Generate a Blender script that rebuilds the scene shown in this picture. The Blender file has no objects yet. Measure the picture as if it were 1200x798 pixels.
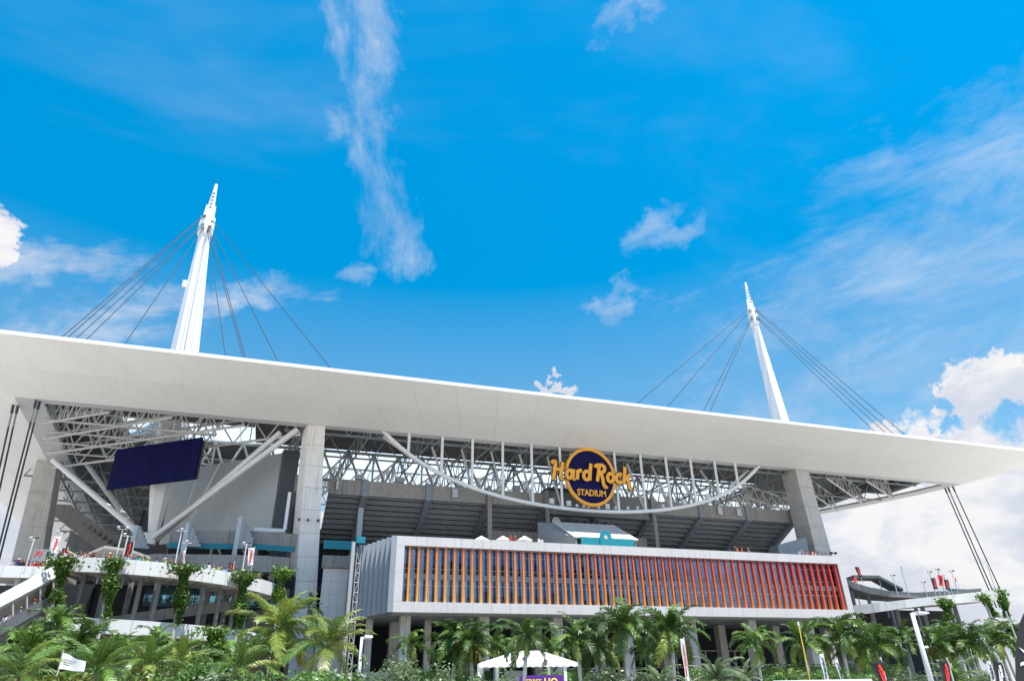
import bpy, bmesh, math, random
from mathutils import Vector, Matrix
R = math.radians
random.seed(7)
scene = bpy.context.scene
COL = scene.collection

# ------------------------------------------------------------------ camera
F_PX, PITCH, ROLL, YAW, EYE = 784.5, R(28.12), R(1.41), R(19.13), 1.7
def head_to_world(v):          # heading frame (x right, y ahead) -> site frame (X along facade, Y into the stadium)
    s, c = math.sin(math.pi/2-YAW), math.cos(math.pi/2-YAW)
    return Vector((s*v[0]+c*v[1], -c*v[0]+s*v[1], v[2]))
FWD = head_to_world((0, math.cos(PITCH), math.sin(PITCH)))
RGT0 = head_to_world((1, 0, 0)); UP0 = head_to_world((0, -math.sin(PITCH), math.cos(PITCH)))
RGT = RGT0*math.cos(ROLL) - UP0*math.sin(ROLL)
UPV = RGT0*math.sin(ROLL) + UP0*math.cos(ROLL)
def ray(px, py):
    return (FWD*F_PX + RGT*(px-600) + UPV*(399-py)).normalized()
EYEP = Vector((0, 0, EYE))
def at(px, py, Y):             # a point of the site at depth Y
    d = ray(px, py); return EYEP + d*(Y/d.y)
def atz(px, py, Z):
    d = ray(px, py); return EYEP + d*((Z-EYE)/d.z)
cam_d = bpy.data.cameras.new('camera'); cam = bpy.data.objects.new('camera', cam_d); COL.objects.link(cam)
cam_d.sensor_width = 36; cam_d.lens = 36*F_PX/1200; cam_d.clip_start = .1; cam_d.clip_end = 6000
m = Matrix.Identity(4)
for i in range(3):
    m[i][0] = RGT[i]; m[i][1] = UPV[i]; m[i][2] = -FWD[i]; m[i][3] = EYEP[i]
cam.matrix_world = m
scene.camera = cam

# ------------------------------------------------------------------ light, sky, exposure
SUN_EL, SUN_AZ = R(73), R(25)      # azimuth from the -Y side (behind the camera) towards +X
EXPOSURE = 0.78
SKY_STRENGTH = 0.105
sun_dir = Vector((math.sin(SUN_AZ)*math.cos(SUN_EL), -math.cos(SUN_AZ)*math.cos(SUN_EL), math.sin(SUN_EL)))
sd = bpy.data.lights.new('sun', 'SUN'); sun = bpy.data.objects.new('sun', sd); COL.objects.link(sun)
sd.energy = 4.8; sd.angle = R(.53); sd.color = (1, .945, .865)
sun.rotation_euler = sun_dir.to_track_quat('Z', 'Y').to_euler()
vs = scene.view_settings
vs.view_transform = 'Standard'; vs.look = 'None'; vs.gamma = 1; vs.exposure = EXPOSURE; vs.use_curve_mapping = False

world = bpy.data.worlds.new('World'); scene.world = world; world.use_nodes = True
wt = world.node_tree; wt.nodes.clear()
class NT:                       # tiny node helper
    def __init__(s, t): s.t = t
    def n(s, k, **p):
        x = s.t.nodes.new(k)
        for a, b in p.items(): setattr(x, a, b)
        return x
    def _in(s, sock, v):
        if hasattr(v, 'is_output') or hasattr(v, 'links'): s.t.links.new(v, sock)
        elif v is not None: sock.default_value = v
    def math(s, op, a, b=None, c=None, clamp=False):
        x = s.n('ShaderNodeMath', operation=op, use_clamp=clamp)
        s._in(x.inputs[0], a); s._in(x.inputs[1], b); s._in(x.inputs[2], c); return x.outputs[0]
    def vmath(s, op, a, b=None):
        x = s.n('ShaderNodeVectorMath', operation=op)
        s._in(x.inputs[0], a); s._in(x.inputs[1], b)
        return x.outputs['Value'] if op in ('DOT_PRODUCT', 'LENGTH') else x.outputs[0]
    def smooth(s, v, lo, hi, a=0., b=1.):
        x = s.n('ShaderNodeMapRange', interpolation_type='SMOOTHSTEP')
        s._in(x.inputs[0], v); s._in(x.inputs[1], lo); s._in(x.inputs[2], hi); s._in(x.inputs[3], a); s._in(x.inputs[4], b)
        return x.outputs[0]
    def mix(s, f, a, b):
        x = s.n('ShaderNodeMix', data_type='RGBA')
        s._in(x.inputs[0], f); s._in(x.inputs[6], a); s._in(x.inputs[7], b); return x.outputs[2]
    def noise(s, vec, scale, detail=4., rough=.55, dist=0.):
        x = s.n('ShaderNodeTexNoise'); s._in(x.inputs['Vector'], vec)
        x.inputs['Scale'].default_value = scale; x.inputs['Detail'].default_value = detail
        x.inputs['Roughness'].default_value = rough; x.inputs['Distortion'].default_value = dist
        return x.outputs['Fac']
    def comb(s, x_, y_, z_):
        x = s.n('ShaderNodeCombineXYZ'); s._in(x.inputs[0], x_); s._in(x.inputs[1], y_); s._in(x.inputs[2], z_); return x.outputs[0]
W = NT(wt)
sky = W.n('ShaderNodeTexSky', sky_type='NISHITA', sun_disc=False)
sky.sun_elevation = SUN_EL
sky.sun_rotation = math.atan2(sun_dir.x, sun_dir.y)
sky.altitude = 0; sky.air_density = 1.0; sky.dust_density = .35; sky.ozone_density = 2.2
hs = W.n('ShaderNodeHueSaturation'); wt.links.new(sky.outputs[0], hs.inputs['Color'])
hs.inputs['Hue'].default_value = .481
DIR = W.n('ShaderNodeTexCoord').outputs['Generated']
sep = W.n('ShaderNodeSeparateXYZ'); wt.links.new(DIR, sep.inputs[0]); DZ = sep.outputs[2]
wt.links.new(W.smooth(DZ, .33, .74, 1.24, 1.72), hs.inputs['Saturation']); wt.links.new(W.smooth(DZ, .20, .75, 1.02, 1.40), hs.inputs['Value'])
clouds = None
def add_cloud(v):
    global clouds
    clouds = v if clouds is None else W.math('MAXIMUM', clouds, v)
def frame(px, py, ang):
    """tangent frame around the direction seen at (px,py), x turned by ang; coordinates in hundreds of px"""
    d = ray(px, py); ux = (RGT - d*RGT.dot(d)).normalized(); uy = (UPV - d*UPV.dot(d)); uy = (uy - ux*uy.dot(ux)).normalized()
    a = R(ang); e1 = ux*math.cos(a)+uy*math.sin(a); e2 = uy*math.cos(a)-ux*math.sin(a); k = F_PX/100
    w_ = W.math('MAXIMUM', W.vmath('DOT_PRODUCT', DIR, d), .08)
    u = W.math('DIVIDE', W.math('MULTIPLY', W.vmath('DOT_PRODUCT', DIR, e1), k), w_)
    v = W.math('DIVIDE', W.math('MULTIPLY', W.vmath('DOT_PRODUCT', DIR, e2), k), w_)
    def loc(x_, y_):
        r_ = ray(x_, y_); q = r_.dot(d); return r_.dot(e1)*k/q, r_.dot(e2)*k/q
    return u, v, loc
def blob(fr, px, py, su, sv):
    u, v, loc = fr; cu, cv = loc(px, py)
    du = W.math('MULTIPLY', W.math('SUBTRACT', u, cu), 100/su); dv = W.math('MULTIPLY', W.math('SUBTRACT', v, cv), 100/sv)
    return W.math('SUBTRACT', 1., W.math('MULTIPLY_ADD', du, du, W.math('MULTIPLY', dv, dv)))
def union(ms_):
    o = ms_[0]
    for x_ in ms_[1:]: o = W.math('MAXIMUM', o, x_)
    return W.math('MAXIMUM', o, -1.5)
def streaks(fr, blobs, scale, stretch, lo, hi, amp, seed, bias=.40, warp=1.1):
    u, v, loc = fr
    vec = W.comb(W.math('MULTIPLY_ADD', u, 1/stretch, seed), W.math('ADD', v, seed*.7), seed)
    nz = W.math('MULTIPLY_ADD', W.math('SUBTRACT', W.noise(vec, scale, 7., .68, .35), .5), 1.5, .5)
    # ragged outlines: the masks are read through a turbulent displacement
    wn = W.n('ShaderNodeTexNoise'); wt.links.new(W.comb(W.math('ADD', u, seed*3), v, seed), wn.inputs['Vector'])
    wn.inputs['Scale'].default_value = 2.1; wn.inputs['Detail'].default_value = 6.; wn.inputs['Roughness'].default_value = .6
    ws = W.n('ShaderNodeSeparateColor'); wt.links.new(wn.outputs['Color'], ws.inputs[0])
    fw = (W.math('MULTIPLY_ADD', W.math('SUBTRACT', ws.outputs[0], .5), warp, u), W.math('MULTIPLY_ADD', W.math('SUBTRACT', ws.outputs[1], .5), warp, v), loc)
    m_ = union([blob(fw, *b) for b in blobs])
    add_cloud(W.math('MULTIPLY', W.smooth(W.math('MULTIPLY_ADD', W.math('SUBTRACT', m_, 1.), bias, nz), lo, hi), amp))
fr1 = frame(440, 180, 97)
streaks(fr1, [(418, 20, 120, 50), (428, 140, 150, 44), (448, 255, 80, 46), (476, 290, 50, 26)], 2.0, 2.0, .18, 1.0, .56, 3.1, .40, .8)
fr2 = frame(1000, 350, 22)
streaks(fr2, [(778, 275, 62, 30), (728, 352, 50, 26), (1040, 330, 300, 90), (1100, 420, 320, 60), (960, 470, 170, 40), (1150, 200, 260, 90), (745, 5, 60, 30)], 1.7, 2.6, .16, 1.05, .54, 5.5, .36, 1.5)
fr3 = frame(150, 350, 4)
streaks(fr3, [(225, 354, 175, 26), (60, 392, 150, 30), (20, 310, 120, 26), (415, 318, 40, 22)], 2.4, 2.8, .18, .86, .62, 2.2, .36, .8)
# cumulus and the bank along the horizon share one billowing noise
bill = W.noise(DIR, 15., 8., .62, .2)
fr4 = frame(900, 430, 0)
cw_ = W.n('ShaderNodeTexNoise'); wt.links.new(DIR, cw_.inputs['Vector']); cw_.inputs['Scale'].default_value = 30.; cw_.inputs['Detail'].default_value = 6.; cw_.inputs['Roughness'].default_value = .62
cs_ = W.n('ShaderNodeSeparateColor'); wt.links.new(cw_.outputs['Color'], cs_.inputs[0])
def ragged(fr, a): return (W.math('MULTIPLY_ADD', W.math('SUBTRACT', cs_.outputs[0], .5), a, fr[0]), W.math('MULTIPLY_ADD', W.math('SUBTRACT', cs_.outputs[1], .5), a, fr[1]), fr[2])
fr4 = ragged(fr4, .85)
cum = union([blob(fr4, *b) for b in [(1172, 448, 72, 38), (1130, 462, 44, 30), (1010, 514, 70, 16), (652, 456, 27, 13), (1110, 520, 60, 20)]])
fr5 = ragged(frame(-8, 275, 0), .7)
cum = W.math('MAXIMUM', cum, blob(fr5, -12, 272, 30, 40))
add_cloud(W.smooth(W.math('MULTIPLY_ADD', W.math('SUBTRACT', cum, 1.), .46, bill), .20, .36))
flat = W.vmath('DIVIDE', DIR, W.comb(W.math('ADD', W.math('ABSOLUTE', DZ), .25), W.math('ADD', W.math('ABSOLUTE', DZ), .25), 1.))
cir = W.noise(W.vmath('MULTIPLY', flat, Vector((.9, 2.2, 1))), 1.1, 5., .6, .5)
add_cloud(W.math('MULTIPLY', W.smooth(cir, .55, .92), .20))
add_cloud(W.smooth(W.math('SUBTRACT', W.math('MULTIPLY_ADD', bill, .6, .50), W.math('MULTIPLY', W.math('MAXIMUM', DZ, 0.), 1.7)), .28, .36))
shade_n = W.noise(W.vmath('MULTIPLY', DIR, Vector((1, 1, 2.2))), 8.5, 6., .58, .4)
cloud_col = W.mix(W.smooth(shade_n, .40, .64), (3.7, 3.95, 4.55, 1), (5.2, 5.2, 5.25, 1))
skyc = W.mix(W.math('MINIMUM', clouds, 1.), hs.outputs[0], cloud_col)
bg = W.n('ShaderNodeBackground'); wt.links.new(skyc, bg.inputs[0]); bg.inputs[1].default_value = SKY_STRENGTH
wo = W.n('ShaderNodeOutputWorld'); wt.links.new(bg.outputs[0], wo.inputs[0])

# ------------------------------------------------------------------ materials
MATS = {}
def mat(name, col, rough=.7, var=.12, scale=.6, streak=0., metal=0., spec=.4, bump=0., bscale=8., objvar=0., trans=0., svec=(2.6, 2.6, .10)):
    if name in MATS: return MATS[name]
    mm = bpy.data.materials.new(name); mm.use_nodes = True; t = mm.node_tree; N = NT(t)
    b = t.nodes['Principled BSDF']; b.inputs['Roughness'].default_value = rough; b.inputs['Metallic'].default_value = metal
    b.inputs['Specular IOR Level'].default_value = spec
    pos = N.n('ShaderNodeNewGeometry').outputs['Position']
    nz = N.noise(pos, scale, 6., .62)
    f = N.math('MULTIPLY_ADD', N.math('SUBTRACT', nz, .5), var*2.4, 1.)
    if streak:
        sv_ = N.vmath('MULTIPLY', pos, Vector(svec))
        f = N.math('MULTIPLY', f, N.math('SUBTRACT', 1., N.math('MULTIPLY', N.smooth(N.noise(sv_, 1., 5., .65), .5, .75), streak)))
    if objvar:
        oi = N.n('ShaderNodeObjectInfo').outputs['Random']
        f = N.math('MULTIPLY', f, N.math('MULTIPLY_ADD', N.math('SUBTRACT', oi, .5), objvar*2, 1.))
    c = N.n('ShaderNodeVectorMath', operation='SCALE'); c.inputs[0].default_value = col[:3]; t.links.new(f, c.inputs['Scale'])
    t.links.new(c.outputs[0], b.inputs['Base Color'])
    if bump:
        bn = N.n('ShaderNodeBump'); bn.inputs['Strength'].default_value = bump; bn.inputs['Distance'].default_value = .05
        t.links.new(N.noise(pos, bscale, 5.), bn.inputs['Height']); t.links.new(bn.outputs[0], b.inputs['Normal'])
    if trans:
        tr = N.n('ShaderNodeBsdfTranslucent'); t.links.new(c.outputs[0], tr.inputs[0])
        ms = N.n('ShaderNodeMixShader'); ms.inputs[0].default_value = trans
        t.links.new(b.outputs[0], ms.inputs[1]); t.links.new(tr.outputs[0], ms.inputs[2])
        t.links.new(ms.outputs[0], t.nodes['Material Output'].inputs[0])
    MATS[name] = mm; return mm
M_WHITE = mat('white_paint', (.80, .80, .80), .45, .04, .3, .10)
M_MAST = mat('mast_paint', (.84, .84, .84), .4, .03, .3, .06)
M_SOFFIT = mat('soffit_panel_paint', (.84, .825, .80), .55, .04, .12, .07, objvar=.012, svec=(1.9, .10, .3))
M_LIP = mat('lip_paint', (.62, .62, .62), .55, .05, .4, .12)
M_CLAD = mat('white_cladding', (.635, .605, .59), .4, .05, .4, .20, objvar=.025)
M_RAMP = mat('ramp_parapet_paint', (.74, .725, .70), .6, .06, .5, .30, objvar=.02)
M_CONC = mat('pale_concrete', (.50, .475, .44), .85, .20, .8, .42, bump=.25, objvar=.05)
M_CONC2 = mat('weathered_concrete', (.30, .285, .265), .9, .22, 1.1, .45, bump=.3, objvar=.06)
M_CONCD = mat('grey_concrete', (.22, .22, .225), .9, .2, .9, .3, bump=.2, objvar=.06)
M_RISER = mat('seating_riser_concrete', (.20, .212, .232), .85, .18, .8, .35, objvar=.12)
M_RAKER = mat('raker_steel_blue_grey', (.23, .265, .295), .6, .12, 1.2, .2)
M_STEELW = mat('white_steel', (.58, .57, .54), .5, .08, .8, .12, objvar=.08)
M_STEELG = mat('grey_steel', (.30, .31, .32), .5, .1, .8, .15, objvar=.1)
M_STEELD = mat('dark_steel', (.07, .075, .085), .5, .15, .8)
M_DECK = mat('roof_deck_underside', (.10, .105, .11), .8, .15, .5, objvar=.06)
M_CABLE = mat('cable_steel', (.045, .05, .06), .6, .1, 1., spec=.2)
M_DARK = mat('shade_dark_surface', (.020, .021, .025), .8, .25, .4)  # near-black base puts the shade of voids and recesses into the colour
M_MID = mat('grey_cladding', (.25, .275, .29), .6, .06, .3, .12, objvar=.03)
M_SIDE = mat('side_fin_metal', (.33, .355, .40), .42, .08, .5, .18, metal=.25, objvar=.05)
M_NAVY = mat('navy_panel', (.006, .007, .065), .6, .1, .5, spec=.15)
M_SCREEN = mat('dark_blue_screen', (.005, .006, .060), .7, .12, .3, spec=.12, objvar=.10)
M_ORANGE = mat('sign_orange', (.92, .42, .045), .45, .06, .6)
M_TEAL = mat('teal_paint', (.010, .22, .28), .5, .1, .6)
M_RED = mat('red_print', (.78, .045, .03), .55, .06, 2.)
M_BLACK = mat('black_cloth', (.018, .018, .020), .7, .15, 1.)
M_CLOTHW = mat('white_cloth', (.82, .82, .82), .75, .05, 1.5, trans=.15)
M_TENT = mat('tent_canvas', (.85, .85, .84), .7, .04, 1., trans=.12)
M_PURPLE = mat('purple_print', (.09, .018, .25), .6, .1, 1.)
M_YELLOW = mat('yellow_print', (.85, .66, .10), .6, .06, 1.)
M_GALV = mat('galvanised_pole', (.52, .53, .54), .45, .08, 1.5, .1, metal=.3)
M_LAMP = mat('lamp_housing', (.58, .59, .60), .3, .05, 2.)
M_GROUND = mat('plaza_paving', (.47, .44, .40), .9, .18, .08)
M_TRUNK = mat('palm_trunk', (.48, .45, .42), .9, .25, 3., bump=.5, bscale=10, objvar=.15)
M_TRUNKB = mat('brown_palm_trunk', (.16, .10, .06), .9, .3, 3., bump=.6, bscale=10, objvar=.15)
M_SHAFT = mat('palm_crownshaft', (.12, .21, .035), .5, .15, 2.)
def leaf(name, c, tr=.22, ov=.34): return mat(name, c, .42, .25, 1.4, objvar=ov, trans=tr, spec=.45)
M_LEAF = [leaf('palm_leaf_deep', (.062, .118, .024)), leaf('palm_leaf_mid', (.110, .195, .032)), leaf('palm_leaf_yellow', (.20, .255, .045)),
          leaf('palm_leaf_dry', (.30, .215, .075)), leaf('palm_leaf_silver', (.16, .215, .105))]
M_VINE = leaf('vine_leaf', (.105, .200, .030)); M_BUSH = leaf('bush_leaf', (.085, .175, .030)); M_SHRUB = leaf('grey_green_leaf', (.115, .165, .070))
M_HEDGE = leaf('hedge_leaf', (.040, .095, .016))
# coated facade glass
def glassmat(name, tint, refl, gloss):
    mm = bpy.data.materials.new(name); mm.use_nodes = True; t = mm.node_tree; t.nodes.clear(); N = NT(t)
    tr = N.n('ShaderNodeBsdfTransparent'); tr.inputs[0].default_value = (*tint, 1)
    gl = N.n('ShaderNodeBsdfGlossy'); gl.inputs['Roughness'].default_value = .04
    oi = N.n('ShaderNodeObjectInfo').outputs['Random']
    gc = N.mix(oi, (gloss[0]*.8, gloss[1]*.8, gloss[2]*.8, 1), (*gloss, 1)); t.links.new(gc, gl.inputs[0])
    ms = N.n('ShaderNodeMixShader')
    fr = N.n('ShaderNodeFresnel'); fr.inputs[0].default_value = 1.5
    t.links.new(N.math('MULTIPLY_ADD', fr.outputs[0], .8, refl, clamp=True), ms.inputs[0])
    t.links.new(tr.outputs[0], ms.inputs[1]); t.links.new(gl.outputs[0], ms.inputs[2])
    o = N.n('ShaderNodeOutputMaterial'); t.links.new(ms.outputs[0], o.inputs[0]); return mm
M_GLASS = glassmat('coated_window_glass', (.74, .86, .97), .20, (.50, .66, .86))
M_TGLASS = glassmat('teal_window_glass', (.4, .7, .75), .42, (.45, .85, .95))
# painted fins: yellow-orange low on the left to red high on the right
M_FIN = bpy.data.materials.new('graded_fin_paint'); M_FIN.use_nodes = True
N = NT(M_FIN.node_tree); sx = N.n('ShaderNodeSeparateXYZ'); M_FIN.node_tree.links.new(N.n('ShaderNodeNewGeometry').outputs['Position'], sx.inputs[0])
fx = N.math('MULTIPLY', N.math('SUBTRACT', sx.outputs[0], 18.), 1/82); fz = N.math('MULTIPLY', N.math('SUBTRACT', sx.outputs[2], 14.7), 1/8.1)
g = N.math('MULTIPLY_ADD', fx, .62, N.math('MULTIPLY', fz, .46))
cr = N.n('ShaderNodeValToRGB'); M_FIN.node_tree.links.new(g, cr.inputs[0])
e = cr.color_ramp.elements; e[0].position = .0; e[0].color = (.86, .40, .045, 1); e[1].position = 1.; e[1].color = (.76, .040, .036, 1)
x = e.new(.35); x.color = (.82, .25, .04, 1); x = e.new(.68); x.color = (.80, .12, .03, 1)
pb = M_FIN.node_tree.nodes['Principled BSDF']; M_FIN.node_tree.links.new(cr.outputs[0], pb.inputs['Base Color']); pb.inputs['Roughness'].default_value = .4
# translucent roof panels
M_SKYL = bpy.data.materials.new('translucent_roof_sheet'); M_SKYL.use_nodes = True
t = M_SKYL.node_tree; N = NT(t); b = t.nodes['Principled BSDF']; b.inputs['Base Color'].default_value = (.8, .84, .86, 1)
tl = N.n('ShaderNodeBsdfTranslucent'); tl.inputs[0].default_value = (.80, .85, .88, 1); ms = N.n('ShaderNodeMixShader'); ms.inputs[0].default_value = .72
t.links.new(b.outputs[0], ms.inputs[1]); t.links.new(tl.outputs[0], ms.inputs[2]); t.links.new(ms.outputs[0], t.nodes['Material Output'].inputs[0])
# people: shirt from the object's colour, skin and trousers by height
M_PERSON = bpy.data.materials.new('person_clothing'); M_PERSON.use_nodes = True
t = M_PERSON.node_tree; N = NT(t); oc = N.n('ShaderNodeObjectInfo')
sz = N.n('ShaderNodeSeparateXYZ'); t.links.new(N.n('ShaderNodeTexCoord').outputs['Object'], sz.inputs[0])
sk = N.mix(N.math('GREATER_THAN', oc.outputs['Random'], .6), (.50, .29, .20, 1), (.20, .10, .06, 1))
c1 = N.mix(N.math('GREATER_THAN', sz.outputs[2], .95), (.05, .06, .10, 1), oc.outputs['Color'])
c2 = N.mix(N.math('GREATER_THAN', sz.outputs[2], 1.47), c1, sk)
t.links.new(c2, t.nodes['Principled BSDF'].inputs['Base Color']); t.nodes['Principled BSDF'].inputs['Roughness'].default_value = .8

# ------------------------------------------------------------------ mesh helpers
def mesh_from(name, verts, faces, material, smooth=False):
    me = bpy.data.meshes.new(name); me.from_pydata([tuple(v) for v in verts], [], faces); me.update()
    if material: me.materials.append(material)
    if smooth:
        for p in me.polygons: p.use_smooth = True
    return me
class MB:
    """collects prisms, boxes and tubes for ONE mesh"""
    def __init__(s): s.v = []; s.f = []
    def hexa(s, P):             # 8 points: bottom ring 0-3, top ring 4-7
        i = len(s.v); s.v += [Vector(p) for p in P]
        s.f += [(i, i+3, i+2, i+1), (i+4, i+5, i+6, i+7)] + [(i+a, i+(a+1) % 4, i+4+(a+1) % 4, i+4+a) for a in range(4)]
        return s
    def box(s, a, b):
        x0, y0, z0 = a; x1, y1, z1 = b
        return s.hexa([(x0, y0, z0), (x1, y0, z0), (x1, y1, z0), (x0, y1, z0), (x0, y0, z1), (x1, y0, z1), (x1, y1, z1), (x0, y1, z1)])
    def prism(s, poly, vec):
        n = len(poly); i = len(s.v); vec = Vector(vec)
        s.v += [Vector(p) for p in poly] + [Vector(p)+vec for p in poly]
        s.f += [tuple(range(i+n-1, i-1, -1)), tuple(range(i+n, i+2*n))] + [(i+a, i+(a+1) % n, i+n+(a+1) % n, i+n+a) for a in range(n)]
        return s
    def tube(s, pts, rad, n=8):
        pts = [Vector(p) for p in pts]; rr = rad if isinstance(rad, (list, tuple)) else [rad]*len(pts); i0 = len(s.v)
        for k, p in enumerate(pts):
            d = (pts[min(k+1, len(pts)-1)]-pts[max(k-1, 0)]).normalized()
            up = Vector((0, 0, 1)) if abs(d.z) < .95 else Vector((1, 0, 0))
            a = d.cross(up).normalized(); b = d.cross(a)
            s.v += [p+(a*math.cos(2*math.pi*j/n)+b*math.sin(2*math.pi*j/n))*rr[k] for j in range(n)]
        for k in range(len(pts)-1):
            for j in range(n):
                s.f.append((i0+k*n+j, i0+k*n+(j+1) % n, i0+(k+1)*n+(j+1) % n, i0+(k+1)*n+j))
        s.f += [tuple(i0+j for j in range(n))[::-1], tuple(i0+(len(pts)-1)*n+j for j in range(n))]
        return s
    def mesh(s, name, material, smooth=False): return mesh_from(name, s.v, s.f, material, smooth)
WM = {}                         # world matrices while building
def link(name, me, parent=None, M=None):
    o = bpy.data.objects.new(name, me); COL.objects.link(o)
    M = M.copy() if M is not None else Matrix.Identity(4)
    if parent is not None:
        o.parent = parent; o.matrix_parent_inverse = WM[parent.name].inverted()
    o.matrix_basis = M; WM[o.name] = M
    return o
def part(name, mb, material, parent, smooth=False): return link(name, mb.mesh(name, material, smooth), parent)
def tag(o, label, cat, group=None):
    o['label'] = label; o['category'] = cat
    if group: o['group'] = group
    return o
def thing(name, label, cat, loc, group=None, rz=0.):
    return tag(link(name, None, None, Matrix.Translation(Vector(loc)) @ Matrix.Rotation(rz, 4, 'Z')), label, cat, group)
UNIT = {}
def unit_mesh(kind, material):
    k = (kind, material.name)
    if k not in UNIT:
        if kind == 'box': UNIT[k] = MB().box((-.5, -.5, -.5), (.5, .5, .5)).mesh('unit_box', material)
        else:
            n = 8; UNIT[k] = MB().tube([(0, 0, 0), (0, 0, 1)], 1., n).mesh('unit_tube', material, True)
    return UNIT[k]
def bar(name, p, q, r, material, parent):
    p, q = Vector(p), Vector(q); d = q-p; L = d.length
    M = Matrix.Translation(p) @ d.to_track_quat('Z', 'Y').to_matrix().to_4x4() @ Matrix.Diagonal((r, r, L, 1))
    return link(name, unit_mesh('tube', material), parent, M)
def boxp(name, a, b, material, parent, rz=0.):
    a, b = Vector(a), Vector(b); c = (a+b)/2; s = b-a
    return link(name, unit_mesh('box', material), parent, Matrix.Translation(c) @ Matrix.Rotation(rz, 4, 'Z') @ Matrix.Diagonal((*s, 1)))
def struct(o): o['kind'] = 'structure'; return o
def lerp(a, b, t): return a+(b-a)*t
def text_mesh(txt, size, depth, material, shear=0., offset=0., align='CENTER'):
    cu = bpy.data.curves.new('txt', 'FONT'); cu.body = txt; cu.size = size; cu.extrude = depth; cu.shear = shear; cu.offset = offset
    cu.align_x = align; cu.align_y = 'CENTER'; cu.resolution_u = 3
    o = bpy.data.objects.new('txt', cu); COL.objects.link(o)
    dg = bpy.context.evaluated_depsgraph_get(); me = bpy.data.meshes.new_from_object(o.evaluated_get(dg))
    bpy.data.objects.remove(o); bpy.data.curves.remove(cu); me.materials.clear(); me.materials.append(material); return me
FACE_CAM = Matrix.Rotation(R(90), 4, 'X')      # text drawn in XY stands up in XZ, read from -Y

# ------------------------------------------------------------------ ground
n = 48
gv = [(0, 0, 0)] + [(2500*math.cos(2*math.pi*i/n), 2500*math.sin(2*math.pi*i/n), 0) for i in range(n)]
ground = struct(link('ground', mesh_from('ground', gv, [(0, 1+i, 1+(i+1) % n) for i in range(n)], M_GROUND)))

M_DAMPER = mat('bounce_damper_dark', (.055, .060, .030), .95, .3, .5)  # dark unseen sheet among the palms, added to cut ground bounce
def damper_bed(name, poly): return struct(link(name, MB().prism([(x_, y_, .004) for x_, y_ in poly], (0, 0, .10)).mesh(name, M_DAMPER)))
damper_bed('bounce_damper_bed', [(-45, 50), (30, 58), (80, 60), (150, 60), (150, 100), (8, 100), (-45, 90)])
under_damper = struct(link('bounce_damper_undercroft', MB().box((-40, 104.4, .004), (150, 145, .06)).mesh('bounce_damper_undercroft', mat('undercroft_damper_dark', (.06, .06, .062), .9, .2, .4))))  # unseen dark sheet added to damp bounce beneath the club building
# ------------------------------------------------------------------ canopy roof
roof = thing('canopy_roof', 'vast white cantilever canopy roof with tilted soffit spanning the whole stadium', 'roof', (59, 106, 51))
OUT = [(-80, 300), (-62, 106.2), (178, 106.2), (176, 132), (161, 170), (128, 300)]       # outer edge, plan
INN = [(-61, 300), (-44.3, 121.0), (161, 121.0), (158.5, 132), (146, 160), (112, 300)]      # fold, plan
LIP = [(-57, 300), (-40.8, 123.6), (158, 123.6), (155.6, 132), (143, 160), (109, 300)]
ZO, ZM, ZF, ZL = 51.0, 48.75, 46.9, 47.15
def seg(a, b, t): return (lerp(a[0], b[0], t), lerp(a[1], b[1], t))
NB = [16, 30, 4, 6, 12]
for k in range(5):
    nb = NB[k]
    for i in range(nb):
        g0, g1 = (i+.002)/nb, (i+.998)/nb
        o0, o1 = seg(OUT[k], OUT[k+1], g0), seg(OUT[k], OUT[k+1], g1)
        f0, f1 = seg(INN[k], INN[k+1], g0), seg(INN[k], INN[k+1], g1)
        m0, m1 = seg(o0, f0, .47), seg(o1, f1, .47)
        def pan(a0, a1, b0, b1, za, zb):
            # outer edge a, inner edge b; small reveal between panels
            mb = MB()
            lo = [(a0[0], a0[1], za), (a1[0], a1[1], za), (b1[0], b1[1], zb), (b0[0], b0[1], zb)]
            mb.hexa(lo + [(p[0], p[1], p[2]+.18) for p in lo]); return mb
        part('soffit_panel', pan(o0, o1, seg(o0, f0, .4685), seg(o1, f1, .4685), ZO, ZM+.004), M_SOFFIT, roof)
        part('soffit_panel', pan(seg(o0, f0, .4715), seg(o1, f1, .4715), f0, f1, ZM-.004, ZF), M_SOFFIT, roof)
    a, b_, c_, d_ = OUT[k], OUT[k+1], INN[k+1], INN[k]
    L0, L1 = LIP[k], LIP[k+1]
    # flat lip under the fold, backing behind the joints, white edge trim
    mb = MB(); lo = [(d_[0], d_[1], ZF+.012), (c_[0], c_[1], ZF+.012), (L1[0], L1[1], ZL), (L0[0], L0[1], ZL)]
    mb.hexa(lo+[(p[0], p[1], p[2]+.5) for p in lo]); part('soffit_lip', mb, M_LIP, roof)
    mb = MB(); lo = [(a[0], a[1], ZO+.2), (b_[0], b_[1], ZO+.2), (c_[0], c_[1], ZF+.2), (d_[0], d_[1], ZF+.2)]
    mb.hexa(lo+[(p[0], p[1], p[2]+.1) for p in lo]); part('soffit_backing', mb, M_LIP, roof)
    dx, dy = b_[0]-a[0], b_[1]-a[1]; L = math.hypot(dx, dy); nx, ny = dy/L*.12, -dx/L*.12
    if ny > 0 and k == 1: nx, ny = -nx, -ny
    mb = MB(); lo = [(a[0]+nx, a[1]+ny, ZO-.02), (b_[0]+nx, b_[1]+ny, ZO-.02), (b_[0]-nx*2, b_[1]-ny*2, ZO-.02), (a[0]-nx*2, a[1]-ny*2, ZO-.02)]
    mb.hexa([(p[0], p[1], p[2]+.03) for p in lo]+[(p[0], p[1], p[2]+.62) for p in lo]); part('edge_trim', mb, M_MAST, roof)
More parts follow.
